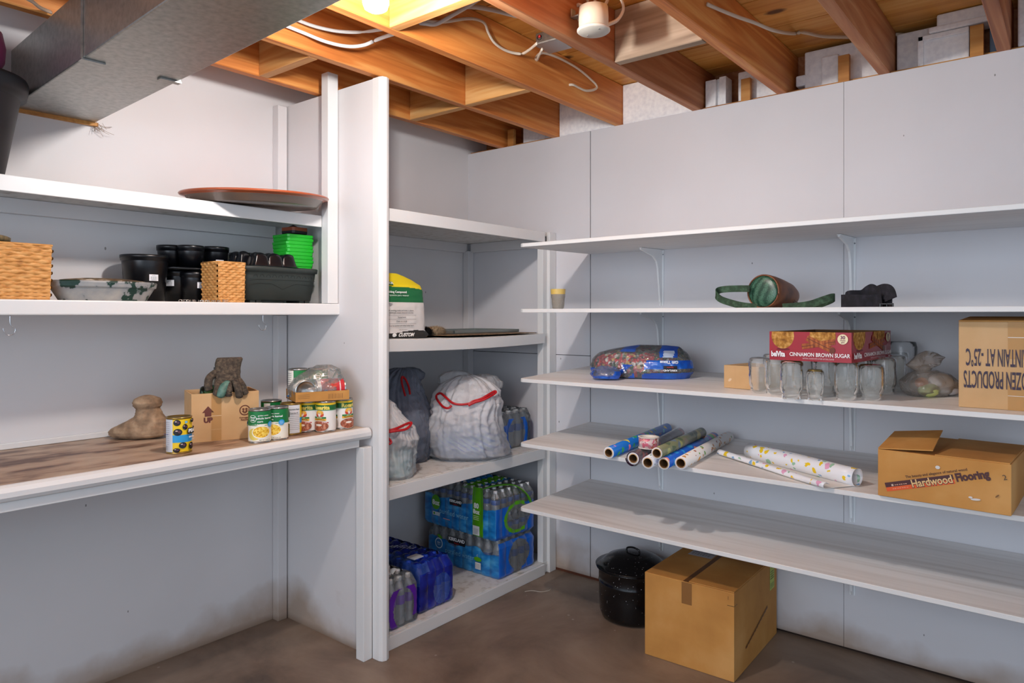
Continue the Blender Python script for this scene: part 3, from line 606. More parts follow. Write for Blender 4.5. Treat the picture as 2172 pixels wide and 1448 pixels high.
# ================= left shelves: goods =================
C0=1.8680-1  # counter top
can('olive can with yellow and blue label at the counter front edge',(0.4794,-1.8660,0.8683),'olive',lid=GOLDTIN)
can('sweet corn can in front of the open tray, leftmost of the front row',(0.5138,-1.6083,0.8683),'corn',turn=2)
can('sweet corn can partly hidden behind the leftmost corn can',(0.5119,-1.5405,0.8683),'corn',turn=-32)
can('yellow can with its white nutrition panel showing, behind the corn cans',(0.4566,-1.4493,0.8683),'nutri',turn=8,lid=GOLDTIN)
can('refried beans can, leftmost of the three beside each other',(0.4504,-1.3751,0.8683),'rosa',turn=-22)
can('refried beans can, middle of the three',(0.5035,-1.3324,0.8683),'rosa',turn=-30)
can('refried beans can, rightmost of the three, turned away',(0.4998,-1.2523,0.8683),'rosa',turn=44)
tr=(0.4864,-1.4497,0.9850); 
for i,(x,y,l) in enumerate(((.335,-1.452,'green vegetable can under the left corner of the cardboard tray'),(.22,-1.50,'green vegetable can behind the corn cans, beside the cardboard box'),(.40,-1.33,'green vegetable can under the front corner of the tray'),(.30,-1.24,'green vegetable can under the tray, behind the bean cans'),(.36,-1.24,'x'))[:4]):
    can(l,(x,y,.8683),'green',turn=(0,-20,10,30)[i])
# cardboard tray
ty=thing('cardboard_tray','shallow cardboard tray of cans resting on green cans','tray',(tr[0],tr[1],.9815),math.radians(68))
tl,tw,th=.195,.165,.036
m=M(); m.box(0,0,0,tl,tw,.002,CARDD); m.build('tray_base',ty)
for nme,b in (('side_panel',(0,0,.002,tl,.003,th)),('side_panel',(0,tw-.003,.002,tl,tw,th)),('side_panel',(0,.003,.002,.003,tw-.003,th)),('side_panel',(tl-.003,.003,.002,tl,tw-.003,th))):
    m=M(); m.box(*b,CARD); m.build(nme,ty)
L=Lab(plane_map((0,-.0002,0),(1,0,0),(0,0,1)))
for i in range(3): L.rect(.008,.026-i*.006,.05,.0268-i*.006,'7a5232',2)
L.bars(.118,.008,.172,.026,22,'7a5232'); L.build('printing',ty)
R=Matrix.Rotation(math.radians(68),4,'Z')
def on_tray(x,y,z=.002): v=R@Vector((x,y,0)); return (tr[0]+v.x,tr[1]+v.y,.9815+z)
can('upright corn can in the tray under plastic, at its left end',on_tray(.036,.125),'cornback',turn=-8)
can('upright corn can in the tray behind the red can',on_tray(.11,.126),'corn',turn=40)
def lying(label,p,kind,rz,**k):
    c=can(label,p,kind,**k); c.rotation_euler=(PI/2,0,rz); c.location=(p[0],p[1],p[2]+.038); return c
def lay(c,p,az,spin):
    c.rotation_mode='QUATERNION'; c.rotation_quaternion=(Matrix.Rotation(math.radians(az),3,'Z')@Matrix.Rotation(PI/2,3,'X')@Matrix.Rotation(math.radians(spin),3,'Z')).to_quaternion(); c.location=p
lay(can('red tomato can lying on its side in the tray',(tr[0],tr[1],1),'tomato'),on_tray(.076,.048,.040),158,150)
lay(can('plain can lying on its side in the tray, silver end toward us',(tr[0],tr[1],1),'cornback'),on_tray(.0385,.012,.040),-112,60)
wr=Loft([(0,-.10,.10,.15,0),(.03,-.102,.102,.152,0),(.07,-.085,.095,.13,0),(.10,-.03,.08,.09,0),(.115,.0,.055,.04,0)],2.4)
o=wr.mesh(film('tray_wrap','f4f2ec',.16,.42,.1,.9,22),n=60,nz=30,disp=lambda a,z,p:.008*nz3(p.x*28,p.y*28,z*28)).build('torn_plastic_wrap',ty); o.location=(tl/2,tw/2,.012)
# rock
sc=.00163; cx=271
rs=[(0,243,300,24),(3,216,318,40),(8,208,331,48),(15,207,335,50),(22,214,336,50),(30,232,336,48),(38,250,333,44),(46,262,322,40),(56,267,316,36),(64,267,313,34),(69,261,317,38),(77,260,317,42),(85,265,312,36),(90,275,302,24),(92,283,294,10)]
rk=Loft([((v-0)*sc,(a-cx)*sc,(b-cx)*sc,d*sc*1.25,0) for v,a,b,d in rs],2.2)
ROCK=mottled('brown_sandstone',['6a5644','94795f','b59a7c'],scale=26,rough=.9,bump=.6,bd=.004,detail=10)
o=rk.mesh(ROCK,n=72,nz=60,disp=lambda a,z,p:.0035*nz3(p.x*32,p.y*32,z*40)+.003*abs(nz3(p.x*70,p.y*70,z*110))).build('boot_shaped_rock',loc=(.125,-1.835,.868)); o.rotation_euler=(0,0,RA); tag(o,'boot shaped brown stone with a knob on top, against the wall','rock')
# open cardboard box with gloves
def carton(name,label,A,B,depth,h,mat,cat='box',inside=None,t=.003,top=False,group=None,panels=True):
    A=Vector(A);B=Vector(B);w=(B-A).xy.length; rz=math.atan2((B-A).y,(B-A).x); r=thing(name,label,cat,(A.x,A.y,A.z+.0005),rz,group); I=inside or CARDD
    if panels:
        m=M(); m.box(0,0,0,w,depth,t,mat); m.build('bottom',r)
        for b in ((0,0,t,w,t,h),(0,depth-t,t,w,depth,h),(0,t,t,t,depth-t,h),(w-t,t,t,w,depth-t,h)):
            m=M(); m.box(*b,mat); m.build('side_panel',r)
    else:
        m=M(); m.box(0,0,0,w,depth,h,mat); m.build('carton_body',r,bevel=.002)
    return r,w
ub,w=carton('cardboard_box','open cardboard box printed UP, full of gloves and jars',(0.3673,-1.7708,0.8683),(0.4368,-1.5650,0.8683),.165,.163,CARDL)
ub.rotation_euler[2]+=0; 
L=Lab(plane_map((0,-.0002,0),(1,0,0),(0,0,1))); IN='6a3528'
s=w/143
L.rect(.062*1.0,.002,.094,.161,'b98a50',4); L.rect(.062,.085,.094,.087,'dcc09a',4); L.rect(.062,.04,.094,.0405,'dcc09a',4); L.build('packing_tape',ub); L=Lab(plane_map((0,-.0002,0),(1,0,0),(0,0,1)))
ax,ay=34*s,.098; L.poly([(ax-.019,ay),(ax,ay+.022),(ax+.019,ay),(ax+.0105,ay),(ax+.0105,ay-.013),(ax-.0105,ay-.013),(ax-.0105,ay)],IN); L.text('UP',ax,.072,.0225,IN,.07); L.build('arrow_print',ub); L=Lab(plane_map((0,-.0002,0),(1,0,0),(0,0,1)))
gx,gy=112*s,.098; L.ring(gx,gy,.0145,.018,IN,40,20,340)
for q in ([(-.010,.004),(-.005,.008),(0,.004),(-.005,0)],[(.010,.004),(.005,.008),(0,.004),(.005,0)],[(-.010,-.003),(-.005,.0005),(-.0008,-.003),(-.005,-.006)],[(.010,-.003),(.005,.0005),(.0008,-.003),(.005,-.006)],[(-.006,-.007),(-.0008,-.0045),(-.0008,-.0115)],[(.006,-.007),(.0008,-.0045),(.0008,-.0115)]): L.poly([(gx+a,gy+b) for a,b in q],IN)
L.text('Corrugated',gx,.073,.0078,IN,.03); L.text('Recycles',gx,.0655,.0078,IN,.03); L.build('recycling_print',ub)
bx0=Vector(ub.location); Rb=Matrix.Rotation(ub.rotation_euler[2],4,'Z')
def inbox(x,y,z): v=Rb@Vector((x,y,z)); return tuple(bx0+v)
GG=glass('green_bottle_glass','8fc0a0',.02); 
m=M(); m.lathe([(0,0),(.030,0),(.033,.006),(.033,.075),(.026,.095),(.014,.108),(.014,.125),(.010,.125),(.010,.106),(.023,.09),(.030,.07),(.030,.006),(0,.004)],GG,n=36,ax=(.55,.75,.12)); o=m.build('green_glass_jar',loc=inbox(.040,.055,.150)); tag(o,'green glass jar lying in the top of the UP box','jar')
KN=mottled('brown_knit_glove',['2e2720','4a4036','665848'],scale=120,rough=.95,bump=.6)
gl=thing('work_glove','dark brown work glove flopped over the box front, fingers down','glove',inbox(.122,.045,.178),ub.rotation_euler[2]); gl.scale=(1.22,1.1,1.12)
gm=Loft([(-.01,-.026,.032,.03,-.02),(.015,-.033,.036,.036,-.012),(.04,-.036,.034,.04,0),(.065,-.033,.038,.036,.01),(.085,-.028,.044,.03,.016),(.09,-.024,.04,.022,.018)],2.6)
gm.mesh(KN,n=48,nz=26,disp=lambda a,z,p:.003*nz3(p.x*60,p.y*60,z*60)).build('palm',gl)
for (x,y,dx,l,r) in ((-.026,-.02,-.012,.05,.0105),(-.004,-.028,-.002,.055,.0105),(.014,-.03,.01,.062,.0105),(.028,-.024,.014,.05,.0095)):
    m=M(); m.tube([(x,y+.01,.02),(x+dx*.4,y-.014,.005),(x+dx*.7,y-.022,-.012),(x+dx,y-.02,-l+.03)],lambda t,r=r:r*(1 if t<.85 else (1-((t-.85)/.16)**2)**.5+.02),KN,n=12); m.build('finger',gl)
m=M(); m.tube([(-.032,0,.045),(-.05,-.012,.03),(-.054,-.018,.005),(-.05,-.02,-.008)],lambda t:.011*(1 if t<.85 else (1-((t-.85)/.16)**2)**.5+.02),KN,n=12); m.build('thumb',gl)
for x in (-.012,.002,.016,.028):
    m=M(); m.tube([(x,-.006-.012,.03),(x+.001,-.012,.06),(x+.003,-.0045,.086)],.0009,cm('8a7a58',.8),n=6); 
m=M(); m.tube([(0,0,0),(.008,-.018,-.01),(.010,-.03,-.028),(.008,-.034,-.045)],lambda t:.013+.003*math.sin(PI*t) if t<.9 else .008,mottled('teal_latex',['3a5a50','4f7468','6a8f82'],scale=60,rough=.5),n=16); o=m.build('rubber_glove_finger',loc=inbox(.118,.012,.192)); tag(o,'teal rubber glove finger hanging over the box edge','glove')
m=M(); m.lathe([(0,0),(.03,0),(.035,.01),(.035,.13),(.03,.138),(.03,.15),(.0275,.15),(.0275,.137),(.032,.128),(.032,.01),(0,.004)],GLASS,n=36); o=m.build('glass_jar',loc=inbox(.12,.125,.092)); tag(o,'tall clear jar standing behind the brown glove in the box','jar')
m=M(); 
for k in range(5): m.box(.012+k*.034,.02,.004,.04+k*.034,.15,.115+.004*(k%3),cm(['2b3f8f','22252c','3a4034','26242a','3b3a38'][k],.6))
for k,(nm,cc,x0,x1,z1,l) in enumerate((('blue_cloth','2a49b0',.008,.06,.140,'bright blue cloth corner in the UP box'),('pink_card','e8b8c4',.160,.185,.165,'small pale pink card at the right of the UP box'),('dark_cloth','1c1f2c',.065,.15,.138,'dark cloth filling the middle of the UP box'))):
    lf=Loft([(.004,x0,x1,.08,.07),(z1*.8,x0,x1,.08,.065),(z1,x0+.01,x1-.008,.03,.06)],3); o=lf.mesh(cm(cc,.8),n=28,nz=16,disp=lambda a,z,p:.003*nz3(p.x*60,p.y*60,z*60)).build(nm,loc=tuple(bx0)); o.rotation_euler=(0,0,ub.rotation_euler[2]); tag(o,l,'cloth' if 'cloth' in nm else 'card')
lf=Loft([(0,-.02,.03,.02,0),(.03,-.024,.02,.03,0),(.055,-.03,.012,.014,0),(.06,-.03,.0,.004,0)],2.2); o=lf.mesh(mottled('grey_patterned_cloth',['6e675c','a49c8c','c8c0b0'],scale=140,rough=.9),n=28,nz=16,disp=lambda a,z,p:.004*nz3(p.x*50,p.y*50,z*50)).build('patterned_cloth',loc=inbox(.085,.10,.145)); o.rotation_euler=(0,0,RA); tag(o,'grey patterned cloth tip sticking up left of the glove','cloth')

# baskets
WK=mottled('wicker_cane',['96602a','c88c48','dea868'],scale=38,rough=.55,bump=.2,stretch=(1,1,3),pos=(.25,.45,.7)); WKD=cm('5a3610',.7)
def basket(name,label,x0,x1,y0,y1,z0,h,flare,rowh,stake,amp):
    r=thing(name,label,'basket',((x0+x1)/2,(y0+y1)/2,z0)); X=(x1-x0)/2;Y=(y1-y0)/2
    def side(ax,hw,d,sgn,off=0,mat=WK):
        n=int(hw*2/stake*8); rows=int(h/rowh); nv=rows*6
        def fn(u,v):
            z=v*h; s=(1+flare*z/h); row=int(min(v,.9999)*rows); t=v*rows-row; q=(u-.5)*2*hw
            w=amp*(math.sin(PI*q/stake+PI*row)*.5+.5*math.sqrt(max(0,1-(2*t-1)**2)))
            e=(d+w-off)*s; q*=s
            return (sgn*e,q*sgn,z) if ax=='x' else (-q*sgn,sgn*e,z)
        return fn,n,nv
    m=M()
    for ax,hw,d in (('x',Y,X),('y',X,Y)):
        for sg in (1,-1):
            fn,n,nv=side(ax,hw,d,sg); m.grid(fn,n,nv,WK)
    m.box(-X,-Y,0,X,Y,.003,WKD); m.build('woven_body',r)
    m=M(); s=1+flare
    m.tube([(-X*s,-Y*s,h),(X*s,-Y*s,h),(X*s,Y*s,h),(-X*s,Y*s,h)],.0035,WK,n=8,sub=1,closed=True)
    m.build('rim',r)
    m=M(); m.box(-X+.004,-Y+.004,.003,X-.004,Y-.004,.006,WKD); 
    for b in ((-X+.001,-Y+.001,.003,-X+.004,Y-.001,h),(X-.004,-Y+.001,.003,X-.001,Y-.001,h),(-X+.001,-Y+.001,.003,X-.001,-Y+.004,h),(-X+.001,Y-.004,.003,X-.001,Y-.001,h)): m.box(*b,WKD)
    m.build('lining',r,label='dark inside of the basket')
    return r
basket('wicker_basket','large square wicker basket at the left edge, a board on top',.13,.325,-2.40,-2.172,1.3405,.160,.035,.0105,.022,.0052)
basket('wicker_basket','small square wicker basket between the black pots and planter',.222,.33,-1.658,-1.558,1.3405,.143,.03,.0085,.0125,.0042)
m=M(); m.lathe([(0,0),(.135,0),(.145,.006),(.146,.016),(.140,.019),(0,.019)],mottled('worn_wood_tray',['4c4a3a','7a6a4c','9c8660'],scale=12,rough=.6,stretch=(1,6,1)),n=48); o=m.build('wooden_board',loc=(.20,-2.385,1.5055)); tag(o,'round worn wooden board on the large wicker basket','board')
# heaped bowl planter
b=thing('planter_bowl','low oval planter with flaking green and silver paint','planter',(.272,-2.005,1.3405))
SIL=mottled('flaking_silver_paint',['0f2e26','17362e','8d8f90','a9a6a0'],scale=24,rough=.5,pos=(.30,.44,.47,.8),metal=.2,bump=.2,detail=8)
lf=Loft([(0,-.062,.062,.25,0),(.042,-.078,.078,.300,0),(.0425,-.083,.083,.310,0),(.058,-.085,.085,.316,0),(.062,-.082,.082,.308,0)],2.3); lf.mesh(SIL,n=72,nz=30).build('bowl_body',b)
lf=Loft([(.055,-.078,.078,.295,0),(.066,-.06,.06,.24,0),(.072,-.03,.03,.12,0)],2.2); lf.mesh(mottled('dry_brown_fill',['3f3122','6d5a40','c9c0ae'],scale=30,rough=.9,pos=(.35,.55,.72)),n=48,nz=10).build('dried_filling',b)
# nursery pots
def pot_mesh(r,h,sq=False):
    m=M(); m.lathe([(0,.002),(r*.74,.002),(r*.78,0),(r*.93,h-.022),(r*.93,h-.020),(r*.98,h-.019),(r*.985,h-.012),(r,h-.011),(r,h-.001),(r*.96,h),(r*.945,h-.003),(r*.76,.006),(0,.006)],BLK,n=48); return m
def sticker(parent,r,h,turn,v=None,w=.03,hh=.022):
    L=Lab(cyl_map(r,0,turn)); v=v if v else h*.5
    L.rect(-w/2,v-hh/2,w/2,v+hh/2,'e4e6ea',8); L.scribble(0,v+hh*.3,w*.4,.0016,'505256',4); L.bars(-w*.32,v-hh*.22,w*.32,v+hh*.16,16); L.rect(-w*.3,v-hh*.38,w*.3,v-hh*.33,'50545a',4); L.build('price_sticker',parent,'white barcode sticker')
def npot(label,x,y,z,r,h,st=None):
    p=thing('nursery_pot',label,'plant pot',(x,y,z)); pot_mesh(r,h).build('pot_body',p)
    if st is not None: sticker(p,r*.885+.0025,h,fz(x,y)+math.radians(st[0]),st[1])
    return p
npot('large black nursery pot behind the oval planter bowl',.125,-1.815,1.3405,.079,.165,(22,.085))
npot('black pot in the lower row, left, with a sticker at its side',.10,-1.690,1.3405,.052,.118,(-30,.072))
npot('black pot in the lower row, next to the small wicker basket',.155,-1.655,1.3405,.050,.112,(32,.064))
npot('black pot in the lower row, hidden behind the small wicker basket',.09,-1.50,1.3405,.05,.112)
FL=thing('plant_flat','black plastic carrying flat between the two rows of pots','plant tray',(.112,-1.60,1.4595))
m=M(); m.box(-.085,-.150,0,.085,.15,.003,BLK); m.build('flat_base',FL); m=M(); m.tube([(-.088,-.153,.004),(.088,-.153,.004),(.088,.153,.004),(-.088,.153,.004)],.004,BLK,n=8,sub=1,closed=True); m.build('rim',FL)
npot('black pot in the upper row, leftmost and furthest back',.075,-1.700,1.4635,.050,.088)
npot('black pot in the upper row, second from the left',.150,-1.664,1.4635,.046,.086)
npot('black pot in the upper row, behind the small basket, with sticker',.105,-1.548,1.4635,.051,.092,(22,.03))
npot('low black pot in the upper row, left of the black cell packs',.125,-1.46,1.4635,.047,.08) if 0 else npot('low black pot behind the black cell packs',.10,-1.43,1.3405,.052,.20)
# window box planter
PG=cm('2b322f',.55); wb=thing('window_box','dark green window box planter on the middle left shelf','planter',(.26,-1.395,1.3405),PI/2)
prof=[(.012,.055,.145),(.10,.069,.158),(.118,.071,.160),(.119,.078,.166),(.134,.080,.1675),(.137,.077,.165),(.134,.072,.160),(.02,.056,.145)]
n=72; vs=[];fs=[]
for z,hx,hy in prof:
    for i in range(n):
        a=2*PI*i/n; f=lambda q,e=5:math.copysign(abs(q)**(2/e),q); vs.append((hy*f(math.cos(a)),hx*f(math.sin(a)),z))
for j in range(len(prof)-1): fs+=[(j*n+i,j*n+(i+1)%n,(j+1)*n+(i+1)%n,(j+1)*n+i) for i in range(n)]
fs+=[tuple(range(n))[::-1],tuple(range((len(prof)-1)*n,len(prof)*n))]
m=M(); m.add(vs,fs,PG,True); m.build('planter_body',wb)
for sx in (-.115,-.09,.095,.12): m=M(); m.box(sx-.01,-.045,0,sx+.01,.045,.013,PG); m.build('foot',wb)
def wbf(u,v,h): 
    t=(v-.012)/.088; return (u,-(.055+.014*t)-h-.0002,v)
DK=cm('161b19',.6); m=M()
for k in range(10):
    c=-.117+k*.026; m.tube([wbf(c+.008*math.cos(a*PI/6),.097+.009*math.sin(a*PI/6),0) for a in range(7)],.0007,DK,n=6,sub=2)
m.tube([wbf(u*.01,.088,0) for u in range(-14,15)],.0008,DK,n=6,sub=1)
m.tube([wbf(-.14+.14*t/12,.066+.008*math.sin(PI*min(1,t/8))-.0 if t<7 else .074-.022*((t-7)/5)**1.3,0) for t in range(13)]+[wbf(.14*t/12,.074-.022*((5-t)/5)**1.3 if t<5 else .074-.004*(t-5)/7,0) for t in range(1,13)],.0008,DK,n=6,sub=2)
m.build('moulded_lines',wb)
# green square pots nested in the window box
GP=cm('1fb52a',.38)
def sqpot(x,y,z,s,h,mat,lip=.004):
    m=M(); a,b=s/2,s/2*.80
    def ring(w,z,c=.008): return [(w-c,-w,z),(w,-w+c,z),(w,w-c,z),(w-c,w,z),(-w+c,w,z),(-w,w-c,z),(-w,-w+c,z),(-w+c,-w,z)]
    R=[ring(b,0),ring(a*.965,h-.012),ring(a,h-.0115),ring(a+.0005,h-.001),ring(a*.97,h),ring(a*.95,h-.002),ring(b*.95,.004)]
    vs=sum(R,[]); fs=[tuple(range(8))[::-1]]
    for j in range(6): fs+=[(8*j+i,8*j+(i+1)%8,8*j+8+(i+1)%8,8*j+8+i) for i in range(8)]
    fs.append(tuple(range(48,56))); m.add(vs,fs,mat); return m
ord_=['lowest','second','third','fourth','fifth','sixth','seventh','eighth','topmost']
pm=None
for k in range(9):
    z=1.392+.0142*k
    if pm is None: pm=sqpot(0,0,0,.118,.108,GP).build('square_pot',bevel=.001,seg=1); o=pm
    else: o=pm.copy(); COL.objects.link(o)
    o.location=(.232,-1.290+.002*((k*5)%3-1),z); o.rotation_euler=(0,0,math.radians(-3+((k*7)%3)*.8)); tag(o,'bright green square pot, %s of the nested stack in the window box'%ord_[k],'plant pot','green square pots')
for k,(cc,l) in enumerate((('14161a','thin black tray under the brown ones on the green pots'),('8a4428','brown square tray on the green pots, lower of the two'),('96492a','brown square tray topping the green pot stack'))):
    o=sqpot(0,0,0,.076,.017,cm(cc,.5)).build('square_tray',loc=(.235,-1.285,1.6142+.0065*k),bevel=.0008,seg=1); o.rotation_euler=(0,0,math.radians(6)); tag(o,l,'tray')
m=M(); m.add([(-.02,-.02,0),(.02,-.02,0),(.02,.02,0),(-.02,.02,0),(0,.0,.014)],[(0,1,4),(1,2,4),(2,3,4),(3,0,4),(3,2,1,0)],BLK); tag(m.build('plastic_scrap',loc=(.225,-1.285,1.6445),bevel=.001,seg=1),'small black peaked plastic piece on top of the brown trays','plastic piece')
# upside-down cell packs
def cellpack(x,y,z,rz,label,L=.17,Wd=.085,H=.05):
    m=M(); nx,ny=3,2
    def fn(u,v):
        px=(u-.5)*L; py=(v-.5)*Wd; cxx=abs(math.sin(PI*u*nx))**.25; cyy=abs(math.sin(PI*v*ny))**.25
        e=min(1,min(u,1-u)*14,min(v,1-v)*10); return (px,py,H*(.25+.75*cxx*cyy)*e+.001)
    m.grid(fn,72,48,cm('0d0e13',.22)); m.box(-L/2-.004,-Wd/2-.004,0,L/2+.004,Wd/2+.004,.0012,BLK); o=m.build('cell_pack',loc=(x,y,z)); o.rotation_euler=(.0,0,rz); return tag(o,label,'plant tray')
cellpack(.292,-1.425,1.4785,math.radians(84),'upside-down black cell pack across the front of the window box')
cellpack(.205,-1.45,1.4785,math.radians(96),'upside-down black cell pack behind the front one',H=.058)
# wire chain
m=M(); random.seed(3)
for k in range(26):
    y=-1.80+.0066*k+random.uniform(-.002,.002); x=.352+random.uniform(-.012,.012); a=random.uniform(0,PI); m.tube([(x+.005*math.cos(t*PI/3)*math.cos(a),y+.005*math.cos(t*PI/3)*math.sin(a),1.3445+.0035*math.sin(t*PI/3)+(.003 if k>22 else 0)) for t in range(6)],.0008,cm('c8c8c4',.3,.9),n=5,sub=2,closed=True)
tag(m.build('wire_chain'),'fine silver wire chain along the front of the middle left shelf','chain',kind='stuff')
# brown saucer
TC=cm('a8502a',.35,0,'terracotta_plastic',.3)
sa=M(); sa.lathe([(0,0),(.215,0),(.222,.002),(.243,.026),(.254,.030),(.262,.032),(.265,.036),(.262,.040),(.252,.038),(.238,.030),(.216,.006),(0,.004)],TC,n=96,mats=[cm('7d6a5e',.25)]*3+[TC]*8); o=sa.build('plant_saucer',loc=(.275,-1.478,1.703)); o.rotation_euler=(math.radians(2.2),math.radians(2.6),0); tag(o,'huge terracotta brown saucer overhanging the top left shelf','saucer')
# pot and pink bowl at the left edge
bp=thing('garden_pot','large black garden pot cut by the left photo edge, under the duct','plant pot',(.18,-2.36,1.6905)); m=M(); m.lathe([(0,0),(.105,0),(.11,.004),(.15,.235),(.152,.24),(.166,.245),(.170,.262),(.172,.285),(.168,.295),(.160,.292),(.145,.24),(.10,.01),(0,.008)],cm('25252a',.5),n=56); m.build('pot_body',bp)
m=M(); m.lathe([(0,0),(.05,.004),(.10,.03),(.125,.08),(.128,.12),(.12,.16),(.09,.19),(0,.205)],cm('9c3f6c',.4),n=48); tag(m.build('pink_bowl',loc=(.19,-2.375,1.955)),'pink plastic bowl upside down in the pot at the left edge','bowl')
fo=Loft([(0,-.14,.14,.1,0),(.06,-.18,.18,.16,0),(.12,-.16,.16,.12,0),(.16,-.1,.1,.05,0)],2.2).mesh(mottled('foil_facing',['3a4048','6a7680','a8b4c0'],scale=20,rough=.3,metal=.7,bump=.5),n=48,nz=24,disp=lambda a,z,p:.015*nz3(p.x*18,p.y*18,z*18)).build('foil_insulation',loc=(.55,-2.32,2.215)); tag(fo,'crumpled foil faced insulation above the duct, top left','insulation')

# ================= middle unit: goods =================
# patching compound bag
pb=thing('compound_bag','paper bag of patching compound, yellow, green and white, behind the divider edge','bag',(.505,-1.000,1.2045),math.radians(84))
lf=Loft([(0,-.145,.150,.11,0),(.012,-.15,.158,.12,0),(.03,-.140,.140,.115,0),(.08,-.138,.138,.12,0),(.15,-.135,.134,.115,0),(.19,-.13,.132,.10,0),(.215,-.125,.125,.08,.005),(.232,-.125,.10,.055,.01),(.252,-.125,.055,.03,.012),(.262,-.12,.02,.016,.012)],3.2)
WPb=cm('dcd8d4',.6);GRb=cm('176a3c',.5);YEb=cm('e8d020',.5);BKb=cm('2a2826',.6)
def psel(a,z):
    x=lf.pt(a,z).x
    if z<.024+.006*math.sin(x*22): return BKb
    if z<.142: return WPb
    if z<.205-.10*x*abs(x)*6-.0*x and x<.118: return GRb
    return YEb
pbd=lambda a,z,p:.0035*nz3(p.x*22,p.y*22,z*22)+.0015*nz3(p.x*60,p.y*60,z*60)
lf.mesh(WPb,n=160,nz=110,sel=psel,disp=pbd).build('paper_sack',pb)
L=Lab(lambda u,v,h:lf.front(u,v,h+.004)); DG='3a3a3e'
L.text('For patching cracks and holes in plaster,',-.01,.110,.0078,DG,.01); L.text('wallboard, wood, brick and concrete',-.008,.101,.0078,DG,.01)
for v,t in ((.083,'Strong bond'),(.067,'Does not shrink'),(.049,'Can be sanded and drilled when hard')): L.text(t,-.008,v,.0078,DG,.01); L.rect(-.08,v+.008,.064,v+.0088,'5a5a5e',10)
L.scribble(0,.033,.04,.002,'5a5a5e',7); 
L.text('Patching Compound',-.03,.184,.0125,'f4f6f2',.03); L.text('Compuesto para resanar',-.026,.171,.0112,'dcefe0',.0)
L.poly([(-.085,.214),(-.035,.212),(-.03,.226),(-.088,.228)],'1c6a3c') ; L.text('INTERIOR',-.058,.220,.0125,'f2f4ee',.03)
L.text('CUSTOM',.012,.012,.019,'f0efea',.05,.35); L.disc(-.045,.012,.010,.0075,'f0efea',22)
L.poly([(-.135,.140),(-.100,.140),(-.115,.118)],'9a9a9e'); L.poly([(-.08,.140),(-.05,.140),(-.064,.131)],'9a9a9e'); L.build('printing',pb)
# fur, board, pan on the second shelf
fu=thing('fur_pompom','fluffy tan and black fur piece beside the compound bag','fur',(.455,-.745,1.2035))
random.seed(5)
def fur(c,rx,ry,rz,mat,n=2600):
    m=M(); m.lathe([(0,0),(.6,.12),(.95,.5),(1,.8),(.9,1.25),(.6,1.6),(0,1.75)],mat,n=28); m.tf(Matrix.Translation(c)@Matrix.Diagonal((rx*.85,ry*.85,rz*.55,1)))
    for i in range(n):
        a=random.uniform(0,2*PI); t=random.uniform(-.6,1); k=math.sqrt(max(0,1-t*t)); d=Vector((k*math.cos(a),k*math.sin(a),t)); p=Vector((d.x*rx*.84,d.y*ry*.84,(d.z*.85+.9)*rz*.54))+Vector(c)
        tip=p+Vector((d.x*.010,d.y*.010,d.z*.008))+Vector((random.uniform(-.004,.004),random.uniform(-.004,.004),random.uniform(-.004,.002))); tip.z=max(tip.z,.0005)
        q=Vector((-d.y,d.x,0))*.0008
        m.add([p-q,p+q,tip],[(0,1,2)],mat)
    return m
fur((0,.03,0),.05,.062,.044,cm('b09a7c',.9)).build('tan_fur',fu,label='tan fur'); fur((.01,-.045,0),.042,.035,.042,cm('14100e',.9)).build('black_fur',fu,label='black fur')
m=M(); m.prism([(.12,-.80),(.575,-.74),(.585,-.14),(.15,-.10)],1.2065,1.2095,mottled('rough_brown_board',['5a4430','7c6246','a0866a'],scale=9,stretch=(1,6,1),rough=.7,kind='World')); o=m.build('hardboard_sheet'); tag(o,'thin brown board lying on the second shelf of the corner unit','board')
pn=M(); pn.box(.10,-.62,0,.40,-.14,.003,cm('8a908c',.3,.6)); 
for b in ((.10,-.62,.003,.40,-.615,.015),(.10,-.145,.003,.40,-.14,.015),(.10,-.62,.003,.105,-.14,.015),(.395,-.62,.003,.40,-.14,.015)): pn.box(*b,cm('9aa09c',.3,.6))
tag(pn.build('metal_tray',loc=(.06,.02,1.2098),bevel=.001,seg=1),'shallow grey metal tray on the brown board','tray')

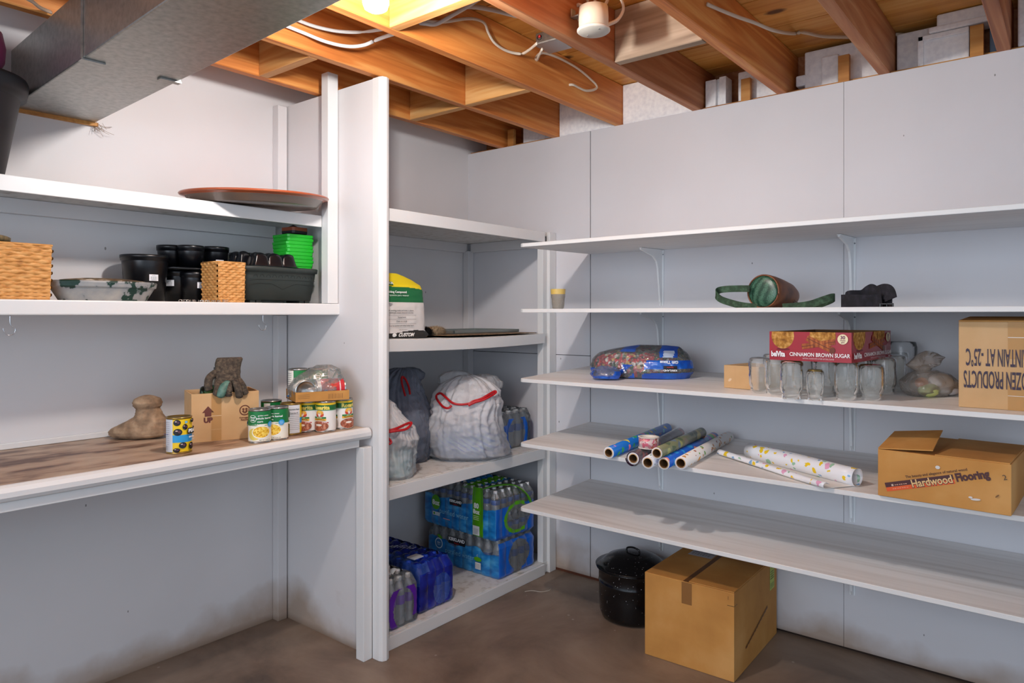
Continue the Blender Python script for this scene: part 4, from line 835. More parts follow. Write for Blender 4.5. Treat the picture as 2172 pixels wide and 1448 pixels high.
# trash bags with red drawstrings
def bagmat(name,col,inner,tr=.25):
    m=bpy.data.materials.new(name); m.use_nodes=True; nt=m.node_tree; N=nt.nodes; L=nt.links; N.clear()
    o=N.new('ShaderNodeOutputMaterial'); d=N.new('ShaderNodeBsdfDiffuse'); t=N.new('ShaderNodeBsdfTranslucent'); p=N.new('ShaderNodeBsdfTransparent'); g=N.new('ShaderNodeBsdfGlossy'); g.inputs['Roughness'].default_value=.3
    for q in (d,t): q.inputs[0].default_value=(*lin(col),1)
    v=coords(N,L,(1,1,1)); nz=N.new('ShaderNodeTexNoise'); nz.inputs['Scale'].default_value=55; nz.inputs['Detail'].default_value=4; nz.inputs['Distortion'].default_value=2; L.new(v,nz.inputs[0]); bp=N.new('ShaderNodeBump'); bp.inputs['Strength'].default_value=.7; bp.inputs['Distance'].default_value=.004; L.new(nz.outputs[0],bp.inputs['Height'])
    for q in (d,g): L.new(bp.outputs[0],q.inputs['Normal'])
    a=N.new('ShaderNodeMixShader'); a.inputs[0].default_value=.25; L.new(d.outputs[0],a.inputs[1]); L.new(t.outputs[0],a.inputs[2])
    sp=N.new('ShaderNodeSeparateXYZ'); tc=N.new('ShaderNodeTexCoord'); L.new(tc.outputs['Object'],sp.inputs[0]); mr=N.new('ShaderNodeMapRange'); L.new(sp.outputs[2],mr.inputs[0]); mr.inputs[1].default_value=.10; mr.inputs[2].default_value=.22; mr.inputs[3].default_value=tr+.36; mr.inputs[4].default_value=tr*.4
    b=N.new('ShaderNodeMixShader'); L.new(mr.outputs[0],b.inputs[0]); L.new(a.outputs[0],b.inputs[1]); L.new(p.outputs[0],b.inputs[2])
    f=N.new('ShaderNodeLayerWeight'); f.inputs[0].default_value=.25; L.new(bp.outputs[0],f.inputs['Normal']); c=N.new('ShaderNodeMixShader'); L.new(f.outputs['Fresnel'],c.inputs[0]); L.new(b.outputs[0],c.inputs[1]); L.new(g.outputs[0],c.inputs[2]); L.new(c.outputs[0],o.inputs[0]); return m
RED=cm('c21820',.35)
def folds(seed,amp,zt,fq=11):
    def d(a,z,p):
        t=min(1,max(0,z/zt)); k=nz3(math.cos(a)*fq*.5+seed,math.sin(a)*fq*.5,z*3+seed); r=1-abs(k)*2.2
        dg=nz3(p.x*9+seed,p.y*9,z*9+p.x*12)
        return amp*(.5+1.1*t)*(r-.4)*1.3+.016*dg+.004*(1-abs(nz3(p.x*22+seed,p.y*22,z*30))*3)+.004*nz3(p.x*45,p.y*45,z*45+seed)
    return d
def trashbag(label,loc,sl,sl_in,mat,inmat,seed,rz=RA,zt=.3,amp=.010):
    b=thing('trash_bag',label,'trash bag',loc,rz)
    Loft(sl,2.3).mesh(mat,n=150,nz=110,disp=folds(seed,amp,zt),cap=True).build('bag_skin',b)
    Loft(sl_in,2.5).mesh(inmat,n=60,nz=40,disp=lambda a,z,p:.012*nz3(p.x*14+seed,p.y*14,z*14),cap=True).build('contents',b)
    return b
BW=bagmat('white_bag_film','f4f2f4','',.22); BG=bagmat('grey_bag_film','8a90a0','',.10); 
def folded(name,cols,sc=10): 
    return mottled(name,cols,scale=sc,rough=.85,bump=.5,stretch=(1,1,5),pos=(.35,.5,.65))
def stripes(name):
    m,nt,b,N,L=newmat(name); v=coords(N,L,(1,1,1),'Object',(.3,.9,.5)); w=N.new('ShaderNodeTexWave'); w.inputs['Scale'].default_value=17; w.inputs['Distortion'].default_value=3.5; w.inputs['Detail'].default_value=2; w.inputs['Detail Scale'].default_value=.6; L.new(v,w.inputs[0])
    r=ramp(N,[(.0,'4a7ac0'),(.35,'7aa0d8'),(.55,'e4e8f0'),(.8,'c8d4a8'),(1,'88a8d4')]); L.new(w.outputs[0],r.inputs[0]); L.new(r.outputs[0],b.inputs['Base Color']); b.inputs['Roughness'].default_value=.85; return m
b1=trashbag('grey bag bulging at the back left of the third shelf',(.238,-.755,.6345),[(0,-.17,.17,.26,0),(.03,-.20,.19,.34,0),(.12,-.205,.20,.36,0),(.24,-.18,.17,.34,0),(.32,-.145,.13,.26,0),(.38,-.10,.11,.17,0),(.41,-.04,.085,.08,0),(.42,.0,.06,.02,0)],
  [(.01,-.14,.14,.2,0),(.15,-.17,.17,.30,0),(.26,-.14,.13,.26,0),(.32,-.08,.08,.14,0)],BG,folded('navy_fabric',['39455e','4a5a7a','5f6e8c']),2.3)
b1.scale=(.88,.88,1)
b2=trashbag('big white drawstring bag of folded cloth at the shelf front, loops spread',(.435,-.505,.6345),[(0,-.15,.17,.22,0),(.02,-.185,.215,.30,0),(.07,-.20,.20,.32,0),(.14,-.195,.18,.32,0),(.20,-.165,.16,.30,0),(.26,-.15,.17,.28,0),(.31,-.125,.165,.24,0),(.335,-.10,.14,.19,0),(.36,-.07,.10,.13,0),(.375,-.03,.06,.06,0),(.38,-.01,.03,.02,0)],
  [(.006,-.125,.145,.19,0),(.05,-.165,.178,.262,0),(.13,-.158,.15,.262,0),(.18,-.14,.13,.25,0),(.23,-.05,.05,.1,0)],BW,stripes('striped_blue_fabric'),7.7)
b3=trashbag('small white drawstring bag cut off by the divider edge',(.455,-1.005,.6345),[(0,-.10,.115,.16,0),(.02,-.115,.125,.19,0),(.08,-.11,.118,.19,0),(.12,-.11,.115,.18,0),(.15,-.115,.125,.19,0),(.20,-.11,.12,.18,0),(.24,-.075,.075,.13,0),(.27,-.06,.055,.10,0),(.30,-.05,.035,.07,0),(.32,-.02,.01,.02,0)],
  [(.006,-.09,.10,.14,0),(.06,-.10,.105,.16,0),(.11,-.095,.10,.15,0),(.13,-.05,.05,.08,0)],BW,folded('teal_fabric',['86b8b8','a8d0d0','cfe0e4'],14),4.1,zt=.25,amp=.008)
fl=Loft([(0,-.05,.06,.05,0),(.03,-.085,.095,.07,.0),(.06,-.09,.10,.06,.005),(.085,-.05,.07,.035,.008),(.095,-.01,.03,.008,.01)],2.2)
for b_,x,y,z,sc,sd in ((b2,.075,.05,.285,1.0,3),(b2,-.045,.02,.315,.9,5),(b2,.10,-.06,.235,.75,8),(b3,-.01,.0,.235,.62,4),(b1,.07,.02,.345,.8,6)):
    o=fl.mesh(BW if b_ is not b1 else BG,n=70,nz=36,disp=lambda a,z,p:.010*nz3(p.x*24+sd,p.y*24,z*24)+.007*(1-abs(nz3(math.cos(a)*6,math.sin(a)*6,z*6+sd))*3)).build('gathered_top',b_); o.location=(x,y,z); o.scale=(sc,sc,sc)
def strap(parent,pts,label='red drawstring'):
    m=M(); m.tube(pts,.0016,RED,n=8,flat=3.2,up=(0,1,0)); m.build('drawstring',parent)
def sfront(sl,pts): 
    L_=Loft(sl,2.3); return [tuple(L_.front(x,z,.010+o)) for x,z,o in pts]
SB2=[(0,-.15,.17,.22,0),(.02,-.185,.215,.30,0),(.07,-.20,.20,.32,0),(.14,-.195,.18,.32,0),(.20,-.165,.16,.30,0),(.26,-.15,.17,.28,0),(.31,-.125,.165,.24,0),(.335,-.10,.14,.19,0),(.36,-.07,.10,.13,0)]
strap(b2,sfront(SB2,[(.045,.268,.006),(.0,.262,.006),(-.04,.268,.008),(-.075,.292,.008),(-.10,.306,.012),(-.118,.296,.014),(-.116,.28,.014),(-.085,.252,.014),(-.06,.246,.014),(-.045,.258,.010)]))
strap(b2,sfront(SB2,[(.03,.262,.010),(.05,.276,.012),(.08,.284,.014),(.11,.298,.02),(.145,.315,.03),(.15,.308,.03),(.12,.292,.024),(.09,.280,.018),(.06,.272,.012),(.03,.258,.010)]))
SB3=[(0,-.10,.115,.16,0),(.02,-.115,.125,.19,0),(.08,-.11,.118,.19,0),(.12,-.11,.115,.18,0),(.15,-.115,.125,.19,0),(.20,-.11,.12,.18,0),(.24,-.075,.075,.13,0)]
strap(b3,sfront(SB3,[(-.08,.195,.006),(-.03,.197,.008),(.02,.203,.010),(.06,.21,.014),(.10,.222,.02),(.114,.222,.02),(.10,.206,.018),(.06,.202,.012),(.01,.196,.010),(-.04,.192,.006)]))
strap(b3,sfront(SB3,[(.0,.198,.01),(.025,.182,.01),(.045,.160,.012),(.03,.152,.012),(-.02,.150,.008),(-.08,.152,.006)]))
SB1=[(.24,-.18,.17,.34,0),(.32,-.145,.13,.26,0),(.38,-.10,.11,.17,0),(.41,-.04,.085,.08,0)]
strap(b1,sfront(SB1,[(.095,.31,.012),(.085,.345,.012),(.068,.375,.014),(.052,.385,.014),(.05,.37,.016),(.062,.335,.016),(.075,.305,.016)]))
# bottled water packs
BOT=film('water_bottle_plastic','f4f8fc',.34,.28,.06,.35,60); 
def bottle_proto(name,h,r,cap,band,x=0):
    b=thing(name,'','',(0,0,0))
    m=M(); m.lathe([(0,.004),(r*.7,0),(r*.95,.006),(r,.02),(r*.94,.035),(r,.05),(r*.94,.065),(r,.08),(r,h*.62),(r*.95,h*.70),(r*.62,h*.84),(r*.42,h*.9),(r*.42,h*.95)],BOT,n=20); m.build('bottle_body',b)
    m=M(); m.lathe([(0,h),(r*.40,h),(r*.44,h-.002),(r*.44,h-.014),(r*.46,h-.016)],cm(cap,.4),n=16); m.build('cap',b)
    m=M(); m.lathe([(r+.0004,h*.44),(r+.0006,h*.45),(r+.0006,h*.62),(r+.0003,h*.63)],cm(band,.35),n=20); m.build('label_band',b)
    return b
def wpack(name,label,loc,Lx,Wy,H,nx,ny,cap,band,side_sel,end_sel,top_sel,clear,rz=0,bump=.006,layers=1):
    p=thing(name,label,'water bottles',loc,rz); r=Lx/nx/2; h=H/layers
    # bottles: one part each
    first=None
    for l in range(layers):
      for i in range(nx):
        for j in range(ny):
            if layers>1 and l==0 and 0<i<nx-1 and 0<j<ny-1: continue
            x=-Lx/2+r+i*2*r; y=-Wy/2+Wy/ny*(j+.5); z=l*h+.001
            if first is None:
                first=bottle_proto('bottle',h-.004,min(r,Wy/ny/2)*.97,cap,band); first.parent=p; first.location=(x,y,z)
                # single mesh parts under the bottle
            else: dup(first,loc=(x,y,z),parent=p)
    per=2*(Lx+Wy)
    def perim(t,off,v):
        s=t*per; e=off
        if s<Lx: a=s; P_=Vector((-Lx/2+a,-Wy/2,0)); n_=Vector((0,-1,0)); k=a/(2*r)
        elif s<Lx+Wy: a=s-Lx; P_=Vector((Lx/2,-Wy/2+a,0)); n_=Vector((1,0,0)); k=a/(Wy/ny)
        elif s<2*Lx+Wy: a=s-Lx-Wy; P_=Vector((Lx/2-a,Wy/2,0)); n_=Vector((0,1,0)); k=a/(2*r)
        else: a=s-2*Lx-Wy; P_=Vector((-Lx/2,Wy/2-a,0)); n_=Vector((-1,0,0)); k=a/(Wy/ny)
        q=abs(math.sin(PI*k)); sh=1-max(0,(v-.80)/.2)*.10-max(0,(.06-v)/.06)*.04
        P_=P_+n_*(off-bump*(1-q**.6)+.0025*nz3(P_.x*30,P_.y*30,v*6)); P_.x*=sh;P_.y*=sh; return P_
    def fn(u,v): q=perim(u%1.0,.003,v); return (q.x,q.y,.001+v*H*.985+.002*nz3(q.x*25,q.y*25,3)*(v>.98))
    def sel(u,v):
        s=u*per; z=v*H
        if s<Lx: return side_sel(s,z) or clear
        if s<Lx+Wy: return end_sel(s-Lx,z) or clear
        return clear if s>2*Lx+Wy else (side_sel(s-Lx-Wy,z) or clear)
    m=M(); m.grid(fn,int(per/.0032),78,clear,sel=sel)
    def tf(u,v):
        x=(u-.5)*Lx*.92;y=(v-.5)*Wy*.92; c=abs(math.sin(PI*(u*nx)))*abs(math.sin(PI*(v*ny))); return (x,y,H*.985-.016*(1-c)**1.5+.002)
    m.grid(tf,nx*8,ny*8,clear,sel=(lambda u,v:top_sel(u,v) or clear))
    m.build('shrink_wrap',p); return p
BL1=mottled('blue_water_print',['1560a8','1f80c6','58b0e0'],scale=18,rough=.3,pos=(.3,.5,.78),stretch=(1,1,2),coat=.5); BLd=cm('0e5fc4',.3,0,None,.5); NAV=mottled('deep_blue_film',['04105a','081c86','1030a8'],scale=14,rough=.25,coat=.5); GRN=cm('58a80e',.35,0,None,.4); PUR=cm('5a17a0',.3,0,None,.5)
CLW=film('pack_film','e8f0f4',.10,.40,.1,.8,26); CLB=film('pack_film_blue','2a56c0',.55,.40,.1,.8,26)
# lower multipack
Lx,Wy,H=.47,.27,.182
def s1(s,z): return BL1 if z<.118+.012*math.sin(s*26)+.006*math.sin(s*61) else None
def e1(s,z):
    e=((s-.150)/.082)**2+((z-.088)/.070)**2
    return None if e<1 or z>.165 or (abs(s-.14)<.03 and z<.05) else BLd
k1=wpack('water_multipack','lower of the two stacked blue water multipacks, oval hole in its end',(.335,-.275,.0555),Lx,Wy,H,8,5,'e6e8ea','2a60b8',s1,e1,lambda u,v:None,CLW)
L=Lab(plane_map((-Lx/2,-Wy/2-.0085,0),(1,0,0),(0,0,1)))
L.rect(.15,.115,.262,.15,'15161c',6); L.text('KIRKLAND',.206,.137,.022,'f4f6f8',.05); L.text('Signature',.206,.121,.009,'c02028',.02); L.text('purified water',.225,.074,.034,'7cc4e8',0)
L.disc(.085,.10,.026,.026,'e8f4f6',26); L.disc(.085,.10,.022,.022,'3a78b0',26); L.scribble(.085,.103,.022,.006,'dfe8f0',3); L.scribble(.085,.094,.018,.003,'dfe8f0',3); L.disc(.093,.134,.018,.007,'58a80e',18,rot=-.5)
L.disc(.345,.075,.024,.011,'58a80e',20); L.ring(.345,.092,.004,.0055,'cfe0f0',18,60,300); L.rect(.33,.028,.365,.06,'e4e8ea',3); L.bars(.333,.03,.362,.055,14); L.build('printing',k1)
# upper multipack, taller, two layers
Lu,Wu,Hu=.50,.275,.235
def s2(s,z): 
    if .345<s<.42: return GRN
    return BL1 if z<.152-.02*max(0,s-.1)+.006*math.sin(s*40) else None
def e2(s,z):
    e=((s-.155)/.088)**2+((z-.088)/.068)**2
    if .80<e<1.28 and s<.2: return GRN
    return None if e<1 or z>.15 else BLd
k2=wpack('water_multipack','upper blue and green water multipack, torn open at its end',(.325,-.280,.2385),Lu,Wu,Hu,10,6,'e6e8ea','2a60b8',s2,e2,lambda u,v: GRN if .52<u<.68 else (BL1 if v>.22 and u<.75 else None),CLW,layers=2,rz=math.radians(-3))
L=Lab(plane_map((-Lu/2,-Wu/2-.0085,0),(1,0,0),(0,0,1)))
L.rect(.196,.124,.278,.156,'15161c',6); L.text('KIRKLAND',.237,.144,.0175,'f4f6f8',.05); L.text('Signature',.237,.130,.0075,'c02028',.02)
L.disc(.095,.118,.032,.037,'58a80e',30); L.text('8oz',.095,.115,.034,'f4f8ee',.05); L.text('purified water',.225,.080,.036,'8cd0ee',0); L.rect(.072,.052,.125,.070,'dfe8ea',4); L.disc(.084,.061,.006,.006,'58a80e',14)
L.rect(.15,.045,.20,.049,'d8a0a8',4); L.text('80',.382,.150,.032,'f6faee',.06); L.text('8oz',.382,.122,.028,'f6faee',.06)
for i in range(3): L.rect(.363,.100-i*.008,.400,.1035-i*.008,'cfe8a8',3)
L.rect(.360,.012,.404,.056,'e8eaea',3); L.bars(.366,.016,.398,.044,14); L.build('printing',k2)
m=M(); m.box(.135,-.10,.15,.235,.06,.198,CARD); m.build('inner_card',k2,label='brown card inside the torn pack')
m=M(); m.tube([(.14,-.12,.225),(.19,-.08,.244),(.235,.0,.24),(.255,.07,.19),(.262,.10,.14)],.003,GRN,n=8,flat=4.5); m.build('torn_strap',k2,label='torn green strap')
# water pack on the third shelf
def e3(s,z):
    e=((s-.12)/.066)**2+((z-.07)/.085)**2; return BLd if (1<e<1.75 or (s<.05 and z<.12)) and z<.15 else None
k3=wpack('water_multipack','clear and blue water pack on the third shelf, half hidden by a shelf corner',(.345,-.185,.6345),.30,.235,.188,5,4,'d8dce0','2a60b8',lambda s,z:BLd if z<.12 else None,e3,lambda u,v:None,CLW)
# dark blue pack
def s4(s,z): return NAV if z<.115 else None
def e4(s,z):
    e=((s-.13)/.052)**2+((z-.075)/.066)**2; return None if e<1 or (s>.17 and z<.02) else (NAV if z<.165 or s>.06 else None)
k4=wpack('water_multipack','dark blue water pack beside the purple one on the bottom shelf',(.305,-.805,.0555),.50,.20,.20,8,4,'1a48c0','1450c0',s4,e4,lambda u,v:(NAV if v>.30 or u>.9 else None),CLB,rz=math.radians(0))
L=Lab(plane_map((-.1,-.05,.2035),(.2,1,0),(-1,.2,0))); L.text('Aquafina',.06,-.06,.062,'dfe8f8',-.005,.5,rot=-.9); L.build('printing',k4)
m=M(); m.box(.13,-.06,.200,.175,-.005,.2042,cm('cfd4da',.4)); m.build('barcode_patch',k4,label='white label patch')
# purple pack
def s5(s,z): return PUR if z<.12 else None
def e5(s,z):
    e=((s-.115)/.055)**2+((z-.075)/.080)**2; return PUR if (1<e<2.0 and z<.155 and not (z<.03 and s>.09)) else None
k5=wpack('water_multipack','clear water pack with purple handles, at the divider edge',(.335,-1.037,.0555),.49,.190,.195,8,4,'dadde0','7a3ac0',s5,e5,lambda u,v:(cm('dfe6ea',.4) if .55<u<.85 and .1<v<.9 else None),CLW)
L=Lab(plane_map((.08,-.02,.203),(0,1,0),(-1,0,0))); L.disc(-.02,0,.045,.022,'14703c',26); L.scribble(-.02,.004,.06,.006,'cfe4d4',5); L.scribble(-.02,-.006,.05,.004,'cfe4d4',4); L.bars(.02,-.03,.06,-.005,12,'505860'); L.build('printing',k5)

# ================= right shelves: goods =================
# cut glass tumbler
tb=thing('glass_tumbler','pressed glass tumbler with a yellow band on the second right shelf','glass',(.934,-.45,shz(2,-.45)+.0005))
n=36; m=M()
def fl(i,z): return 1+.035*abs(math.sin(i*PI/3))*(1 if z<.045 else 0)
vs=[];fs=[];ms=[]
pf=[(.0,.003),(.020,0),(.024,.002),(.0265,.02),(.0285,.045),(.030,.047),(.031,.062),(.0325,.084),(.0305,.084),(.029,.062),(.027,.045),(.022,.006),(0,.006)]
GT=film('tumbler_glass','b8b2a4',.45,.5,.08,.8,120); YB=cm('d8b860',.35,0,'yellow_enamel',.4)
for r,z in pf:
    for i in range(n): a=2*PI*i/n; k=fl(i,z); vs.append((r*k*math.cos(a),r*k*math.sin(a),z))
for j in range(len(pf)-1):
    for i in range(n): fs.append((j*n+i,j*n+(i+1)%n,(j+1)*n+(i+1)%n,(j+1)*n+i)); ms.append(YB if j==6 else GT)
m.add(vs,fs,ms,False); m.build('glass_body',tb)
# round strap bag (green mesh end, brown leather)
qc=(1.7963,-0.4000,1.3812)
LEA=mottled('brown_leather',['4e2a16','754224','8f5834'],scale=18,rough=.45,bump=.15); STR=mottled('green_webbing',['1c2c1c','2c4630','46624a'],scale=70,rough=.8,bump=.4)
q=thing('shoulder_bag','round brown leather bag with a green mesh end and green strap','bag',(qc[0],qc[1],qc[2]))
ax=Vector((.16,.98,-.07)).normalized(); 
rb=.061
m=M(); m.lathe([(rb*.93,-.003),(rb,0),(rb*1.02,.012),(rb*1.0,.05),(rb*.93,.10),(rb*.80,.16),(rb*.6,.20),(rb*.35,.222),(0,.228)],LEA,n=56,ax=ax); m.build('leather_body',q,label='brown leather body')
MG,nt,b_,N_,L_=newmat('green_mesh_fabric'); v_=coords(N_,L_,(1,1,1)); vo=N_.new('ShaderNodeTexVoronoi'); vo.inputs['Scale'].default_value=210; vo.inputs['Randomness'].default_value=.15; L_.new(v_,vo.inputs[0]); r_=ramp(N_,[(.25,'5f8c74'),(.45,'1c4a34'),(.6,'12382a')]); L_.new(vo.outputs[0],r_.inputs[0]); L_.new(r_.outputs[0],b_.inputs['Base Color']); b_.inputs['Roughness'].default_value=.35
m=M(); m.lathe([(0,-.008),(rb*.5,-.008),(rb*.8,-.006),(rb*.92,-.002),(rb*.93,.004)],MG,n=48,ax=ax); m.build('mesh_end',q,label='green mesh end panel')
m=M(); qt=ax.to_track_quat('Z','Y'); m.tube([qt@Vector((rb*.965*math.cos(t*PI/8),rb*.965*math.sin(t*PI/8),-.002)) for t in range(16)],.0028,LEA,n=8,sub=3,closed=True); m.build('piping',q)
STRAPS=True
m=M(); e=ax*.165+Vector((.02,0,0)); 
for s_ in (-1,1): m.tube([e+Vector((.02,-.03,-.02+.004*s_)),e+Vector((.03,-.038,-.028+.004*s_)),e+Vector((.04,-.04,-.034+.004*s_)),e+Vector((.034,-.045,-.040+.004*s_)),e+Vector((.022,-.040,-.03+.004*s_))],.0014,TIN,n=8,closed=True)
m.build('snap_hooks',q,label='metal snap hooks')
m=M(); 
for k in range(2): a=qt@Vector((rb*1.02*math.cos(.9+k*.12),rb*1.02*math.sin(.9+k*.12),.03)); b2_=qt@Vector((rb*.80*math.cos(.9+k*.12),rb*.80*math.sin(.9+k*.12),.15)); m.tube([a,(a+b2_)/2*1.05,b2_],.002,LEA,n=6,flat=2)
m.build('side_seams',q)
# black webbing belt
BW2=mottled('black_webbing',['0b0a10','16141c','26242e'],scale=60,rough=.85,bump=.4)
bt=thing('webbing_belt','crumpled black webbing belt with a plastic buckle on the second right shelf','belt',(2.1370,-0.4000,1.3139))
bo=Vector((2.1370,-0.4000,1.3139))
def BP(x,y,z): return Vector((x,y,z))-bo
def ribbon(pts,w,mat,th=.0016):
    m=M(); P2=[Vector(p) for p in pts]; Q=[]
    for i in range(len(P2)-1):
        g=lambda k:P2[max(0,min(len(P2)-1,k))]; p0,p1,p2,p3=g(i-1),g(i),g(i+1),g(i+2)
        for t in range(6): u=t/6; Q.append(.5*((2*p1)+(p2-p0)*u+(2*p0-5*p1+4*p2-p3)*u*u+(3*p1-p0-3*p2+p3)*u**3))
    Q.append(P2[-1]); vs=[];fs=[]
    for i,p in enumerate(Q):
        t=(Q[min(i+1,len(Q)-1)]-Q[max(i-1,0)]).normalized(); nrm=Vector((t.y,-t.x,0)); nrm=nrm.normalized() if nrm.length>.01 else Vector((1,0,0)); wv=nrm.cross(t).normalized() if callable(w) is False else Vector((0,0,1)); wv=wv+Vector((0,0,.001)); ww=w/2
        if wv.z<0: wv=-wv
        vs+=[p-wv*ww-nrm*th,p+wv*ww-nrm*th,p+wv*ww+nrm*th,p-wv*ww+nrm*th]
    for i in range(len(Q)-1): fs+=[(4*i+k,4*i+(k+1)%4,4*i+4+(k+1)%4,4*i+4+k) for k in range(4)]
    fs+=[(3,2,1,0),tuple(4*(len(Q)-1)+k for k in range(4))]
    return m.add(vs,fs,mat)
def QP(x,y,z): return Vector((x,y,z))-Vector(qc)
ribbon([QP(*(1.7542,-0.4200,1.3917)),QP(*(1.7109,-0.4200,1.3927)),QP(*(1.6667,-0.4200,1.3920)),QP(*(1.6420,-0.4300,1.3870)),QP(*(1.6413,-0.4500,1.3727)),QP(*(1.6615,-0.4600,1.3549)),QP(*(1.7042,-0.4700,1.3406)),QP(*(1.7471,-0.4700,1.3302)),QP(*(1.7939,-0.4600,1.3249))],.024,STR).build('strap',q,label='green strap loop on the left')
ribbon([QP(*(1.8706,-0.4200,1.3247)),QP(*(1.9185,-0.4200,1.3277)),QP(*(1.9621,-0.4200,1.3338)),QP(*(2.0006,-0.4100,1.3480)),QP(*(2.0266,-0.4000,1.3574)),QP(*(2.0305,-0.3800,1.3561)),QP(*(2.0103,-0.3600,1.3470)),QP(*(1.9718,-0.3600,1.3328)),QP(*(1.9165,-0.3600,1.3249))],.024,STR).build('strap',q,label='green strap loop on the right')
zs=1.3255
for pts,w in ((((-.078,-.01,.022),(-.05,-.02,.022),(-.015,-.02,.021),(.02,-.012,.021),(.045,-.01,.024)),.036),(((-.07,.012,.02),(-.055,-.005,.034),(-.02,.015,.036),(0,.02,.048),(.012,.018,.05),(.03,.02,.036)),.032),(((0,.02,.03),(.03,.012,.042),(.05,.0,.046),(.064,-.004,.042),(.07,-.006,.026)),.040),(((-.03,.02,.02),(.01,.03,.024),(.05,.02,.022),(.072,.0,.02)),.034)):
    ribbon(pts,w,BW2).build('webbing',bt,bevel=.0006,seg=1)
m=M(); 
for b_ in ((.040,-.026,.0015,.080,-.021,.005),(.040,-.026,.013,.080,-.021,.0165),(.040,-.027,.0015,.045,-.020,.0165),(.060,-.027,.0015,.063,-.020,.0165),(.077,-.027,.0015,.081,-.020,.0165)): m.box(*b_,BLK)
bt.scale=(1,1,1.28); m.build('buckle',bt,bevel=.001,label='black plastic buckle')
# blue bag of ribbons and bows
zb=shz(3,-.28); rg=thing('gift_ribbon_bag','torn clear and blue bag of red and green gift bows on the third right shelf','bag',(1.235,-.285,zb+.001),math.radians(14))
BOWS,nt,b_,N_,L_=newmat('red_green_bows'); v_=coords(N_,L_); vo=N_.new('ShaderNodeTexVoronoi'); vo.inputs['Scale'].default_value=75; L_.new(v_,vo.inputs[0]); sp=N_.new('ShaderNodeSeparateColor'); L_.new(vo.outputs[1],sp.inputs[0]); rr=ramp(N_,[(0,'c01c24'),(.3,'4c3a34'),(.45,'2f5a34'),(.58,'8a8578'),(.7,'b03038'),(.82,'c8a860'),(.92,'d8d4cc')],True); L_.new(sp.outputs[0],rr.inputs[0]); L_.new(rr.outputs[0],b_.inputs['Base Color']); b_.inputs['Roughness'].default_value=.25; bp=N_.new('ShaderNodeBump'); bp.inputs['Strength'].default_value=1; bp.inputs['Distance'].default_value=.01; L_.new(vo.outputs[0],bp.inputs['Height']); L_.new(bp.outputs[0],b_.inputs['Normal'])
BLF=mottled('bright_blue_print',['0c3a9a','1450b8','1a6ad0'],scale=9,rough=.25,coat=.6)
li=Loft([(.004,-.185,.19,.15,0),(.04,-.195,.20,.18,0),(.08,-.185,.185,.15,0),(.105,-.12,.10,.10,0),(.115,-.06,.04,.04,0)],2.2)
li.mesh(BOWS,n=90,nz=40,disp=lambda a,z,p:.009*nz3(p.x*40,p.y*40,z*40)).build('bows',rg,label='red, green and gold bows')
lo=Loft([(0,-.200,.205,.17,0),(.03,-.212,.222,.21,0),(.07,-.205,.222,.20,0),(.10,-.17,.20,.15,0),(.118,-.10,.185,.10,0),(.130,-.03,.165,.05,0),(.134,.0,.12,.015,0)],2.2)
def bsel(a,z):
    p=lo.pt(a,z); x=p.x
    if p.y>0.03: return CLW
    if z<.055-.02*(x<-.05) and not abs(x+.01-(z-.03)*1.2)<.022 and x<.0: return BLF
    if x>=.0 and z<.075 and not abs(z-.030-.02*x)<.008 and not (x<.035+.25*z): return BLF
    if z>.108 and -.06<x<.0: return cm('2a58b8',.3,0,None,.4)
    if .10<x<.17 and z>.088: return BLF if not (.115<x<.155 and z<.115) else cm('b8c4d8',.4)
    return CLW
lo.mesh(CLW,n=200,nz=60,sel=bsel,disp=lambda a,z,p:.009*nz3(p.x*24,p.y*24,z*24)+.003*nz3(p.x*70,p.y*70,z*70)).build('plastic_bag',rg)
L=Lab(lambda u,v,h:lo.front(u,v,h+.009)); L.rect(.125,.030,.175,.055,'1a1418',6); L.text('KIRKLAND',.15,.037,.0105,'f0f0f2',.04,rot=PI); L.text('Signature',.15,.049,.0065,'c03030',.03,rot=PI); L.text('Gift Tissue',.145,.070,.0155,'e8eef8',.04,rot=PI); L.scribble(-.035,.036,.04,.010,'dfe6f4',4,rot=-1.1); L.build('printing',rg)
fl2=Loft([(0,-.05,.06,.05,0),(.015,-.062,.068,.07,0),(.035,-.05,.06,.05,.008),(.05,-.02,.03,.02,.012)],2.2)
fl2.mesh(CLW,n=90,nz=30,sel=lambda a,z:(BLF if (fl2.pt(a,z).x<-.04 or z<.010 or fl2.pt(a,z).x>.045) and z<.03 else CLW),disp=lambda a,z,p:.008*nz3(p.x*50,p.y*50,z*50)).build('crumpled_flap',rg).location=(-.11,-.135,0)
# small plain carton
sb,w=carton('cardboard_box','small plain tan carton left of the glass jars',(1.663,-.432,shz(3,-.43)),(1.80,-.4537,shz(3,-.43)),.17,.083,CARDL,panels=False)
L=Lab(plane_map((0,-.0002,0),(1,0,0),(0,0,1))); L.disc(.025,.030,.008,.0045,'dfc6a4',18,rot=.7); L.rect(.046,.0,.0465,.083,'b8946a',2); L.build('scuff',sb)
